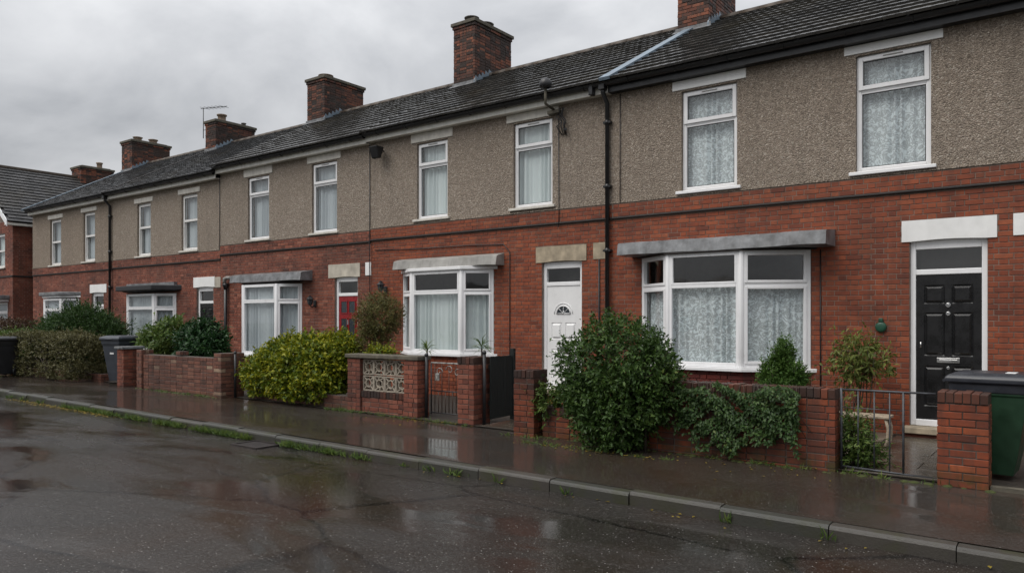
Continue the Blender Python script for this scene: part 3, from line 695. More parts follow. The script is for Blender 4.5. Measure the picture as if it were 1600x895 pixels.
    rb.quad((x0, RY, RZ + dz), (x1, RY, RZ + dz), (x1, 20.3, EZ + dz), (x0, 20.3, EZ + dz)); roof = rb.build('roof', M['slate_dark'], h)
    tile_roof(roof, x0 + .003, x1 - .003, dz, tiles, near_t, roofw, roofw if roofw < .28 else TG)
    xx = x0 + .01
    while xx < x1 - .05:
        ln = min(.45, x1 - xx - .005); m = MB(); r = .115
        arc = [(math.cos(t) * r, math.sin(t) * r) for t in [math.pi * k / 8 for k in range(9)]]
        v = [(xx + e, RY + c, RZ + dz + .0 + s * .9) for e in (.004, ln - .004) for c, s in arc]
        m.raw(v, [(k, k + 1, 10 + k, 9 + k) for k in range(8)] + [tuple(range(9))[::-1], tuple(range(9, 18))], True); m.build('ridge_tile', M['ridge'], roof); xx += .45
    # eaves
    fm = M['black'] if fascia == 'black' else M['upvc_dirty']
    MB().fbox(FW, x0, x1, .15, .172, 5.70 + dz, 5.835 + dz).build('fascia', fm, h); MB().fbox(FW, x0, x1, -.02, .15, 5.702 + dz, 5.715 + dz).build('soffit', fm, h)
    gt = MB(); r = .058; cy, cz = 11.765, 5.855 + dz; q = [(cy + math.cos(t) * r, cz + math.sin(t) * r) for t in [math.pi + math.pi * k / 8 for k in range(9)]]
    q2 = [(cy + math.cos(t) * (r - .006), cz + math.sin(t) * (r - .006)) for t in [math.pi + math.pi * k / 8 for k in range(9)]]
    for pr, fl in ((q, 0), (q2, 1)):
        v = [(xx, y, z) for xx in (x0, x1) for y, z in pr]; gt.raw(v, [(k, k + 1, 10 + k, 9 + k) if fl else (k, 9 + k, 10 + k, k + 1) for k in range(8)], True)
    gt.box(x0, x1, cy - r - .004, cy - r + .006, cz - .012, cz + .006); go = gt.build('gutter', M['black'], h)
    nb = 7
    for k in range(nb):
        bx = x0 + (x1 - x0) * (k + .5) / nb; b_ = MB(); b_.tube([(bx, cy + math.cos(t) * (r + .004), cz + math.sin(t) * (r + .004)) for t in [math.pi * .98 + math.pi * 1.04 * j / 8 for j in range(9)]], .010, 5); b_.build('gutter_bracket', M['black'], go)
    if chim: chimney(h, chim[0], chim[1], 15.3, 16.9, 7.35 + dz, chim[2], dz, chim[3], chim[4])
    return h
M['soot_dark'] = plain('near-black finish', (.028, .02, .018), .6, .3, .4, 10)  # dark tone shared by string courses, soffits, one roof strip and the drain
M['upvc_dirty'] = plain('stained white fascia', (.72, .70, .64), .45, .08, .08, 4, .22)
M['brick_apron'] = brick_mat('dark red painted brick', [(0, (.10, .018, .015)), (1, (.17, .03, .022))], .3)
HA = house('nearest terraced house with black front door, lace curtains and grey lead canopy over its bay', -6.65, -.45, 0,
    [(-5.32, -4.36, 3.83, 5.51, 4.97), (-2.57, -1.59, 3.83, 5.54, 5.04)], (-6.07, -5.35, -4.13, -3.21, .50, .91, 2.2, 2.735, 'lace', False),
    (-1.86, -.92, .16, 2.72, 2.29, 'black'), (-1.96, -.81, 2.76, 3.06, 'lintel_white'), (-.63, -.453, 2.77, 3.06, 'lintel_white'),
    'brick_red', M['tile'], 300, 300, .3, 'black', (-6.88, -6.18, 9.75, [(15.8, .13, .3, 'pot')], True), curt='lace', seed=1, lcol='lintel_white')
HB = house('terraced house with white front door and concrete lintel over a white bay window', -12.93, -6.65, 0,
    [(-11.48, -10.59, 3.84, 5.48, 5.0), (-8.86, -7.94, 3.85, 5.51, 5.03)], (-11.91, -11.31, -9.93, -9.36, .36, .97, 2.22, 2.675, 'net', False),
    (-8.19, -7.3, .33, 2.70, 2.30, 'white'), (-8.32, -7.19, 2.75, 3.05, 'stone'), (-7.05, -6.79, 2.76, 3.06, 'stone'),
    'brick_red', M['tile'], 300, 300, .3, 'white', (-13.3, -12.57, 9.6, [(15.62, .17, .15, 'pot_dark'), (16.2, .2, .16, 'pot_dark')], True), seed=2, sill='stone', phase=.11)
M['stone_pale'] = plain('patchy painted stone', (.60, .55, .46), .6, .25, .2, 2, .2)
HC = house('terraced house with red front door behind the yellow-green shrub', -18.96, -12.93, -.03,
    [(-17.68, -16.75, 3.78, 5.43, 4.97), (-15.03, -14.1, 3.78, 5.47, 4.98)], (-17.85, -17.34, -15.93, -15.42, .4, .78, 2.12, 2.56, 'net_grey', True),
    (-14.2, -13.39, .35, 2.63, 2.22, 'red'), (-14.41, -13.3, 2.66, 2.98, 'stone_pale'), (-13.12, -12.934, 2.68, 2.98, 'lintel_white'),
    'brick_pink', M['tile'], 0, 0, .3, 'white', (-19.41, -18.58, 9.27, [(15.7, .2, .12, 'pot')], False), curt='net_grey', seed=3, sill='stone', phase=.2)
HD = house('terraced house with dark front door and flat black canopy over its bay', -25.06, -18.96, -.15,
    [(-23.5, -22.69, 3.64, 5.26, 4.52), (-20.95, -20.11, 3.67, 5.29, 4.54)], (-23.9, -23.35, -21.8, -21.25, .4, .8, 2.0, 2.44, 'net_grey', True),
    (-20.17, -19.33, .4, 2.54, 2.12, 'dark'), (-20.31, -19.24, 2.58, 2.87, 'lintel_white'), (-18.962 - .3, -18.962, 2.56, 2.85, 'stone_pale'),
    'brick_pink', M['slate'], 0, 0, .25, 'white', (-25.14, -24.49, 8.85, [(15.75, .15, .26, 'pot'), (16.65, .08, .14, 'pot_dark')], False), 'sash', 'net_grey', 4, 'stone', phase=.05)
HE = house('end terraced house at the far left with white trimmed bay behind dark shrubs', -31.2, -25.06, -.17,
    [(-29.71, -28.83, 3.62, 5.25, 4.45), (-27.12, -26.29, 3.64, 5.29, 4.5)], (-29.9, -29.25, -27.95, -27.45, .4, .85, 2.0, 2.4, 'net_grey', True),
    (-26.56, -25.72, .45, 2.52, 2.1, 'plain'), (-26.65, -25.5, 2.56, 2.84, 'lintel_white'), None,
    'brick_pink', M['slate'], 0, 0, .25, 'white', (-31.25, -30.42, 8.98, [(15.75, .16, .18, 'pot'), (16.4, .16, .2, 'pot')], False), 'sash', 'net_grey', 5, 'stone', phase=.15)
HZ = house('next terraced house at the right edge of the photo, only its wall corner in view', -.45, 5.75, 0,
    [(.88, 1.84, 3.83, 5.51, 4.97), (3.63, 4.61, 3.83, 5.54, 5.04)], (.13, .85, 2.07, 2.99, .52, .91, 2.2, 2.69, 'net', False),
    (4.34, 5.28, .12, 2.72, 2.29, 'plain'), (4.24, 5.39, 2.76, 3.06, 'lintel_white'), (-.447, -.3, 2.77, 3.06, 'lintel_white'),
    'brick_red', M['tile'], 0, 0, .3, 'black', (-.68, .02, 9.75, [(15.8, .13, .3, 'pot')], False), seed=6)
# canopies over the bays
def canopy(h, X1, X3, X4, X2, p, z0, z1, e, ext, mat, under=None, trim=None, rect=None):
    poly = [(rect[0], 12.01), (rect[0] + .05, rect[2]), (rect[1] - .03, rect[2]), (rect[1], 12.01)] if rect else [(X1 - ext, 12.01), (X3 - e * .6 - ext * .5, 12 - p - e), (X4 + e * .6 + ext * .5, 12 - p - e), (X2 + ext, 12.01)]
    cm = MB()
    if rect:                                       # lead or concrete cover whose face leans back a little and sags between the fixings
        xa, xb, yf = rect; n = 14; v = []
        for i in range(n + 1):
            t = i / n; x = xa + .04 + (xb - xa - .06) * t; sag = .008 * math.sin(t * 9 + xa) + .006 * math.sin(t * 23)
            v += [(x, 12.01, z0), (x, yf, z0 + sag * .7), (x, yf + .035, z1 - .02 + sag), (x, yf + .075, z1 + sag * .5), (x, 12.01, z1 + .05)]
        cm.raw(v, [(5 * i + k, 5 * i + 5 + k, 5 * i + 5 + (k + 1) % 5, 5 * i + (k + 1) % 5) for i in range(n) for k in range(5)] + [tuple(range(5)), tuple(range(5 * n, 5 * n + 5))[::-1]])
        c = cm.build('canopy', M[mat], h)
    else: c = cm.prism(poly, z0, z1).build('canopy', M[mat], h, bevel=.02)
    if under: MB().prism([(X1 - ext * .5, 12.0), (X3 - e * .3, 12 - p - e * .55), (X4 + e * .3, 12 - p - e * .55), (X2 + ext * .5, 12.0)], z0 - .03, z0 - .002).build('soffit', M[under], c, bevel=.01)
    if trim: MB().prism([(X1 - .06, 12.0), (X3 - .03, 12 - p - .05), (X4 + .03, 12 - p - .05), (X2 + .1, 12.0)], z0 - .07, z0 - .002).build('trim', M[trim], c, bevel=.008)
    return c
canopy(HA, -6.07, -5.35, -4.13, -3.21, .50, 2.755, 2.965, .10, .2, 'lead', 'soot_dark', rect=(-6.30, -2.84, 11.44))
canopy(HB, -11.91, -11.31, -9.93, -9.36, .36, 2.745, 2.94, .0, .22, 'concrete', None, 'upvc', rect=(-12.0, -9.08, 11.72))
canopy(HC, -17.85, -17.34, -15.93, -15.42, .4, 2.63, 2.83, .06, .1, 'lead', 'soot_dark', rect=(-18.0, -15.0, 11.62))
canopy(HD, -23.9, -23.35, -21.8, -21.25, .4, 2.53, 2.68, .22, .3, 'black', 'soot_dark'); MB().fbox(FW, -24.0, -21.2, -.02, .1, 2.685, 2.78).build('lead_flashing', M['lead'], HD)
canopy(HE, -29.9, -29.25, -27.95, -27.45, .4, 2.5, 2.62, .12, .12, 'lead', None, 'upvc')
canopy(HZ, .13, .85, 2.07, 2.99, .52, 2.735, 2.94, .10, .3, 'lead', 'soot_dark')
# flashing strips up the roof at the party walls
slope_box(MB(), -6.71, -6.50, -.02, (15.3 - EY) / math.cos(PITCH) - .02, .03, .085).build('roof_flashing', M['lead_blue'], HA)
slope_box(MB(), -25.1, -25.0, 0, SLOPE - .1, .02, .07, -.15).build('roof_flashing', M['soot_dark'], HD)
slope_box(MB(), -31.26, -31.08, -.02, SLOPE - .1, .0, .075, -.17).build('verge', M['lead_pale'] if 'lead_pale' in M else M['lead_blue'], HE)
# downpipes
def downpipe(h, x, zt, zb, r=.04):
    m = MB(); m.tube([(x, 11.77, zt), (x, 11.77, zt - .1), (x, 11.93, zt - .26), (x, 11.93, zb)], r, 10); d = m.build('downpipe', M['black'], h)
    MB().box(x - .06, x + .06, 11.70, 11.84, zt - .06, zt + .05).build('outlet', M['black'], d, bevel=.01)
    z = zt - .6
    while z > zb: MB().box(x - .075, x + .075, 11.9, 11.99, z - .018, z + .018).tube([(x, 11.93, z - .04), (x, 11.93, z + .04)], r + .008, 10).build('pipe_clip', M['black'], d); z -= 1.15
downpipe(HB, -6.72, 5.80, .1); downpipe(HE, -25.15, 5.62, .25)
MB().box(-6.98, -6.9, 11.70, 11.82, 5.68, 5.86).build('gutter_stop', M['black'], HB, bevel=.01)
dp = MB().tube([(-18.62, 11.93, 2.62), (-18.62, 11.93, .15)], .045, 10).build('downpipe', M['black'], HC)
MB().lathe((-18.62, 11.93, 2.6), [(.045, -.12), (.075, .0), (.075, .05), (.07, .05)], 12).build('hopper', M['black'], dp)
MB().tube([(-18.62, 11.9, 2.66), (-18.62, 11.9, 2.78), (-18.5, 11.9, 2.8), (-18.38, 11.95, 2.8)], .05, 10).build('vent_pipe', M['concrete'], HC)
def cable(h, pts, r=.008): MB().tube(pts, r, 5).build('cable', M['iron'], h)
cable(HA, [(-3.07, 11.985, 2.72), (-3.07, 11.985, .1)], .010)
cable(HB, [(-7.79, 11.97, 5.45), (-7.78, 11.97, 3.77), (-7.78, 11.96, 3.4)], .008)
cable(HB, [(-12.95, 11.97, 5.7), (-12.95, 11.97, 3.7), (-12.94, 11.95, 3.4), (-12.93, 11.985, .3)], .010)
cable(HB, [(-12.8, 11.985, 3.25), (-11.5, 11.985, 3.20), (-10, 11.985, 3.19), (-9.1, 11.985, 3.16), (-8.95, 11.985, 3.0), (-8.95, 11.985, .4)], .009)
cable(HB, [(-6.92, 11.985, 2.75), (-6.92, 11.985, .2)], .016)
cable(HC, [(-18.97, 11.97, 5.65), (-18.97, 11.97, 3.6)], .009)
cable(HA, [(-6.48, 11.97, 5.68), (-6.48, 11.965, 3.75)], .008)

# ------------------------------------------------------------------ gable-fronted house beyond the terrace
hf = thing('gabled_house', 'brick house with dark slate roof and gable to the street, left edge', 'house', (-35.75, 12, gz(-35)))
x0, x1, yf, yb = -39.0, -32.5, 11.8, 19.5; zg = .3; ez = 5.55
FF = Fr(0, yf, 0); m = MB(); ops = [(-34.2, -33.25, 3.7, 5.0), (-35.6, -33.0, 1.2, 2.35)]
cells(m, FF, x0, x1, -.1, ez, ops, -.007, .2)
m.raw([(x0, yf, ez), (x1, yf, ez), (-35.75, yf, 8.0)], [(0, 1, 2)]); m.quad((x1 - .007, yf, -.1), (x1 - .007, yb, -.1), (x1 - .007, yb, ez), (x1 - .007, yf, ez)); m.quad((x0, yb, -.1), (x0, yf, -.1), (x0, yf, ez), (x0, yb, ez)); m.quad((x1, yb, -.1), (x0, yb, -.1), (x0, yb, ez), (x1, yb, ez))
wall = m.build('brick_wall', M['mortar'], hf)
lay(wall, FF, bond(x0, x1, 0, ez - .1, ops), M['brick_pink']); lay(wall, Fr(x1, 0, R(90)), bond(yf + .02, 16, 0, ez - .1, []), M['brick_pink'])
MB().box(x0 - .02, x1 + .03, yf - .03, yf + .02, 3.3, 3.36).box(x1 - .02, x1 + .03, yf + .02, 16, 3.3, 3.36).build('string_course', M['soot_dark'], hf)
rp = math.atan2(8.0 - ez, 3.25); sl = math.hypot(8.0 - ez, 3.25) + .3; rm = MB(); tl = MB()
rm.raw([(-35.75, yf - .3, 8.0), (-35.75, yb + .3, 8.0), (x1 + .25, yb + .3, ez - .19), (x1 + .25, yf - .3, ez - .19), (x0 - .25, yb + .3, ez - .19), (x0 - .25, yf - .3, ez - .19)], [(0, 3, 2, 1), (0, 1, 4, 5)])
roof = rm.build('roof', M['slate_dark'], hf)
pr = tile_mesh(M['slate_dark'], .28, .3)
for i in range(int(sl / .24)):
    for j in range(int((yb - yf + .6) / .28)):
        s = i * .24; mt = Matrix.Translation((x1 + .25 - s * math.cos(rp), yf - .3 + .14 + j * .28 + (.14 if i % 2 else 0), ez - .19 + s * math.sin(rp))) @ Matrix.Rotation(R(90), 4, 'Z') @ Matrix.Rotation(rp + rnd.uniform(-.01, .01), 4, 'X')
        tl.raw([mt @ Vector(q) for q in pr.v], pr.f)
tl.build('tiling', M['slate_dark'], roof, kind='stuff')
MB().box(-35.87, -35.63, yf - .3, yb, 7.96, 8.08).build('ridge', M['ridge'], roof, bevel=.03)
b = MB(); F = FF; b.raw([F.p(u, d, z) for d in (.28, .31) for u, z in ((x1 + .27, ez - .36), (x1 + .27, ez - .14), (-35.75, 8.03), (-35.75, 7.8))], [(0, 1, 2, 3), (4, 7, 6, 5), (0, 4, 5, 1), (1, 5, 6, 2), (2, 6, 7, 3), (3, 7, 4, 0)])
b.raw([F.p(-71.5 - u, d, z) for d in (.28, .31) for u, z in ((x1 + .27, ez - .36), (x1 + .27, ez - .14), (-35.75, 8.03), (-35.75, 7.8))], [(0, 3, 2, 1), (4, 5, 6, 7), (0, 1, 5, 4), (1, 2, 6, 5), (2, 3, 7, 6), (3, 0, 4, 7)])
b.build('bargeboard', M['upvc'], hf); MB().box(x1 + .0, x1 + .24, yf - .28, 17, ez - .3, ez - .21).build('fascia', M['upvc_dirty'], hf)
window(hf, FF, -34.2, -33.25, 3.7, 5.0, 4.35, 'net', 'sash', 71, 'stone')
window(hf, FF, -35.6, -33.0, 1.2, 2.35, 1.95, 'net_grey', 'casement', 72, 'stone')
MB().fbox(FF, -35.8, -32.8, -.05, .5, 2.45, 2.6).build('canopy', M['lead'], hf, bevel=.02); MB().fbox(FF, -35.7, -32.9, -.05, .35, 2.36, 2.446).build('canopy_trim', M['upvc'], hf)
chimney(hf, -36.2, -35.3, 15.5, 16.9, 7.5, 8.55, 0, [(16.5, .12, .3, 'pot')], False, False)

# ------------------------------------------------------------------ the houses across the road (they show only as reflections)
for k, xx in enumerate((-30.6, -20.4, -10.2, 0, 10.2)):
    h = thing('opposite_house', ['far pale rendered house across the road', 'far brick house across the road', 'pale rendered house opposite the bay with white trim', 'brick house behind the camera', 'pale rendered house opposite the right end of the row'][k] + ', seen only in reflections', 'house', (xx, -24, gz(xx)), 'houses across the road')
    MB().box(xx - 4.2, xx + 4.2, -31, -24, -.4, 2.5).build('wall', M['brick_pink'] if k % 2 else M['lintel_cream'], h)
    m = MB(); m.raw([(x_, y_, z_) for x_ in (xx - 4.5, xx + 4.5) for y_, z_ in ((-23.6, 2.45), (-27.5, 4.5), (-31.4, 2.45))], [(0, 1, 2), (3, 5, 4), (0, 3, 4, 1), (1, 4, 5, 2), (2, 5, 3, 0)]); m.build('roof', M['slate_dark'], h)
    for u in (-2.6, .0, 2.6):
        for z in (.9,): MB().box(xx + u - .7, xx + u + .7, -24.0, -23.96, z, z + 1.1).build('window', M['glass_dark'], h)

# ------------------------------------------------------------------ front gardens: walls, piers, gates
def garden_thing(name, label, cat, x, y, group=None): return thing(name, label, cat, (x, y, gz(x)), group)
BG = M['brick_garden']
t = garden_thing('gate_pier', 'free-standing red brick pier in front of the green bin', 'pier', -.87, 8.8, 'brick gate piers')
brick_block(t, -1.09, -.65, 8.62, 8.96, -.08, .93, BG, True, cap=.105)
t = garden_thing('garden_wall', 'red brick garden wall half covered by trailing ivy, ending at the metal gate', 'wall', -3.3, 8.8)
brick_block(t, -4.6, -2.06, 8.64, 8.86, -.02, .90, BG, True, cap=.105)
t = garden_thing('garden_wall', 'low red brick wall between the slim pier and the big dark green bush', 'wall', -5.2, 8.8)
brick_block(t, -5.85, -4.61, 8.58, 8.80, -.02, .46, BG, True, cap=.105)
t = garden_thing('gate_pier', 'slim brick pier beside the low wall, left of the big dark green bush', 'pier', -6.1, 8.6, 'brick gate piers')
brick_block(t, -6.24, -5.9, 8.45, 8.78, -.03, .96, BG, True, cap=.105)
t = garden_thing('gate_pier', 'brick pier with a black pole between iron gate and black plank gate', 'pier', -7.4, 8.9, 'brick gate piers')
brick_block(t, -7.52, -7.2, 8.74, 9.14, -.03, 1.09, M['brick_pink'], True, cap=.105)
t = garden_thing('screen_wall', 'brick wall with two rows of pierced concrete screen blocks', 'wall', -9.2, 8.85)
brick_block(t, -10.1, -9.78, 8.82, 9.04, 0, 1.0, M['brick_pink'], True)
brick_block(t, -8.72, -8.42, 8.80, 9.08, 0, 1.0, M['brick_pink'], True)
brick_block(t, -9.778, -8.722, 8.85, 9.02, 0, .445, M['brick_pink'], True, cap=.105)
MB().box(-10.13, -8.39, 8.78, 9.1, 1.003, 1.07).build('coping', M['concrete_dark'], t, bevel=.012)
def screen_block(x, z, w, pat):
    m = MB(); F = Fr(x, 8.9, 0); e = .022; d0, d1 = -.06, .02
    for a in ((0, e, 0, w), (w - e, w, 0, w), (e, w - e, 0, e), (e, w - e, w - e, w)): m.fbox(F, a[0] + .002, a[1] - .002, d0, d1, z + a[2] + .002, z + a[3] - .002)
    c = w / 2; r = w * .27
    def bar(p, q, k=.017):
        dx, dz_ = q[0] - p[0], q[1] - p[1]; l = math.hypot(dx, dz_); nx, nz = -dz_ / l * k / 2, dx / l * k / 2
        m.fprism(F, [(p[0] + nx, z + p[1] + nz), (p[0] - nx, z + p[1] - nz), (q[0] - nx, z + q[1] - nz), (q[0] + nx, z + q[1] + nz)], d0 + .004, d1 - .006)
    pts = [(c + r * math.cos(R(45 * i + (22 if pat % 2 else 0))), c + r * math.sin(R(45 * i + (22 if pat % 2 else 0)))) for i in range(8)]
    for i in range(8): bar(pts[i], pts[(i + 1) % 8])
    for i, q in enumerate([(e, e), (w - e, e), (w - e, w - e), (e, w - e)]):
        n_ = min(pts, key=lambda p: math.hypot(p[0] - q[0], p[1] - q[1])); bar(q, n_)
    for q in ([(c, e), (c, w - e)] if pat % 2 else [(e, c), (w - e, c)]):
        n_ = min(pts, key=lambda p: math.hypot(p[0] - q[0], p[1] - q[1])); bar(q, n_)
    return m
for r_ in range(2):
    for c_ in range(4): screen_block(-9.775 + c_ * .2635, .448 + r_ * .276, .262, r_ + c_).build('screen_block', M['screen'], t)
t = garden_thing('garden_wall', 'very low brick wall under the yellow-green shrub', 'wall', -11.6, 8.9)
brick_block(t, -13.0, -10.12, 8.86, 9.06, 0, .33, M['brick_old'], True)
t = garden_thing('garden_wall', 'patchy old brick wall in front of the glossy laurels', 'wall', -15, 8.6)
brick_block(t, -16.4, -13.62, 8.5, 8.72, 0, .9, M['brick_old'], True)
brick_block(t, -16.62, -16.41, 8.46, 8.74, 0, 1.0, M['brick_old'], True); brick_block(t, -13.61, -13.36, 8.46, 8.98, 0, 1.0, M['brick_old'], True)
brick_block(t, -15.1, -14.94, 8.52, 8.71, .905, 1.0, M['brick_old'], False)
t = garden_thing('gate_pier', 'brick pier with grey slab cap beside the blue-grey bin', 'pier', -17, 8.5, 'brick gate piers')
brick_block(t, -17.28, -17.0, 8.36, 8.78, 0, 1.0, M['brick_pink'], True)
MB().box(-17.33, -16.95, 8.31, 8.83, 1.003, 1.06).build('cap', M['lead'], t, bevel=.01)
t = garden_thing('garden_wall', 'very low brick kerb wall under the olive hedge', 'wall', -20, 8.7)
brick_block(t, -23.4, -18.7, 8.66, 8.86, .05, .36, M['brick_old'], False)
# coping strips of moss along wall bases are with the weeds below
# black poles by the gates
for x, y, z, lab in ((-8.36, 8.95, 1.08, 'black gate post beside the screen-block wall'), (-7.15, 8.93, 1.15, 'black pole against the pier by the plank gate'), (-13.28, 8.72, 1.0, 'black post against the end of the patchy brick wall')):
    tag(MB().tube([(x, y, gz(x) - .05), (x, y, z)], .026, 8).lathe((x, y, z), [(.03, -.01), (.034, .015), (.012, .04)], 8).build('gate_post', M['iron'], None), lab, 'post', 'black gate posts')
# metal gate, near right
t = garden_thing('metal_gate', 'thin grey metal bar gate across the path to the black door', 'gate', -1.6, 8.75)
y = 8.78
def rod(p, q, r=.008, nm='bar', mat='iron_grey', par=None): return MB().tube([p, q], r, 6).build(nm, M[mat], par or t)
m = MB(); m.tube([(-2.03, y, .03), (-2.03, y, .91)], .014, 8); m.tube([(-2.03, y, .895), (-1.12, y, .895)], .011, 8); m.tube([(-2.03, y, .06), (-1.12, y, .03)], .011, 8); m.build('gate_frame', M['iron_grey'], t)
for xx, zt in ((-1.86, .89), (-1.70, .89), (-1.55, .89), (-1.42, .89)): rod((xx, y, .05), (xx, y, zt), .0075 if xx < -1.45 else .012)
rod((-2.02, y, .70), (-1.42, y, .70), .005)
# ornamental iron gate
t = garden_thing('iron_gate', 'rusty ornamental iron gate with peeling white top bar', 'gate', -7.95, 9.0)
y = 9.0; m = MB(); m.tube([(-8.3, y, .14), (-8.3, y, .98)], .012, 6); m.tube([(-7.55, y, .14), (-7.55, y, .98)], .012, 6); m.tube([(-8.3, y, .17), (-7.55, y, .17)], .01, 6); m.tube([(-8.3, y, .52), (-7.55, y, .52)], .009, 6); m.build('gate_frame', M['iron'], t)
rod((-8.3, y, .965), (-7.55, y, .965), .014, 'top_bar', 'white_metal')
for i in range(9): rod((-8.22 + i * .075, y, .17), (-8.22 + i * .075, y, .52 if i % 2 else .96), .007, 'bar', 'wood_dark')
for cx, cz, s in ((-8.12, .82, 1), (-7.9, .86, -1), (-7.74, .82, 1)):
    MB().tube([(cx + s * .08 * (1 - k / 14) * math.cos(k * .55), y - .008, cz + .08 * (1 - k / 14) * math.sin(k * .55)) for k in range(13)], .007, 5).build('scroll', M['white_metal'], t)
MB().box(-8.2, -8.12, y - .02, y + .01, .68, .80).build('latch', M['white_metal'], t, bevel=.01)
# black plank gate standing open
t = garden_thing('plank_gate', 'black vertical plank gate standing open beside the brick pier', 'gate', -7.05, 9.3)
F = Fr(-7.12, 9.02, R(90 + 6))
for k in range(7): MB().fbox(F, .02 + k * .092, .02 + k * .092 + .088, -.012, .012 + rnd.uniform(-.002, .002), .14, 1.09 + rnd.uniform(-.01, .01)).build('plank', M['gate_black'], t, bevel=.003)
for z in (.35, .9): MB().fbox(F, .02, .66, -.035, -.014, z, z + .07).build('rail', M['gate_black'], t)
MB().fbox(F, .67, .74, -.04, .03, .05, 1.2).build('post', M['gate_black'], t, bevel=.006)
# low dark timber gate far left of the yellow shrub
t = garden_thing('timber_gate', 'small dark brown timber gate left of the yellow-green shrub', 'gate', -13.1, 9)
for k in range(5): MB().box(-13.22 + k * .075, -13.22 + k * .075 + .055, 9.0, 9.02, .2, .95 - .02 * (k % 2)).build('slat', M['wood_dark'], t)
MB().box(-13.24, -12.86, 9.022, 9.045, .3, .36).box(-13.24, -12.86, 9.022, 9.045, .75, .81).build('rail', M['wood_dark'], t)
# low trellis behind the low wall
t = garden_thing('trellis_fence', 'low brown wooden trellis in front of the white door', 'fence', -6.0, 9.2)
for z in (.38, .52, .66): MB().box(-6.0, -5.0, 9.2, 9.222, z, z + .045).build('rail', M['wood_dark'], t)
for k in range(7): MB().box(-5.98 + k * .15, -5.955 + k * .15, 9.178, 9.199, .1, .74 + .05 * (k % 2)).build('slat', M['wood_dark'], t)
# ------------------------------------------------------------------ paths
pa = sheet('garden_path', -2.02, -.72, 8.722, 11.78, .016, M['soil']); zz = gz(-1.4)
for j in range(6):
    y0 = 8.74 + j * .5
    for k, (xa, xb) in enumerate(((-1.98, -1.36), (-1.35, -.74)) if j % 2 else ((-1.98, -1.0), (-.99, -.74))):
        MB().box(xa, xb, y0, y0 + .488, zz - .02, zz + .028 + rnd.uniform(-.002, .002)).build('paving_slab', M['slab'], pa, bevel=.004)
fl = sheet('flagged_bed', -3.0, -2.02, 9.4, 11.9, .018, M['soil'])
for j in range(6):
    for k in range(3): MB().box(-2.95 + k * .31, -2.655 + k * .31, 9.5 + j * .38 + .02 * k, 9.865 + j * .38 + .02 * k, gz(-2.5) - .02, gz(-2.5) + .035 + rnd.uniform(-.006, .006)).build('flagstone', M['flag'], fl, bevel=.004)
pb_ = sheet('garden_path', -7.1, -6.3, 8.722, 11.8, .016, M['soil'])
for j in range(6): MB().box(-7.08, -6.32, 8.75 + j * .5, 9.238 + j * .5, gz(-6.7) - .02, gz(-6.7) + .03).build('paving_slab', M['slab'], pb_, bevel=.004)
MB().box(-.64, 3, 8.66, 8.76, -.1, .035).build('edging', M['concrete_dark'], None, 'structure')
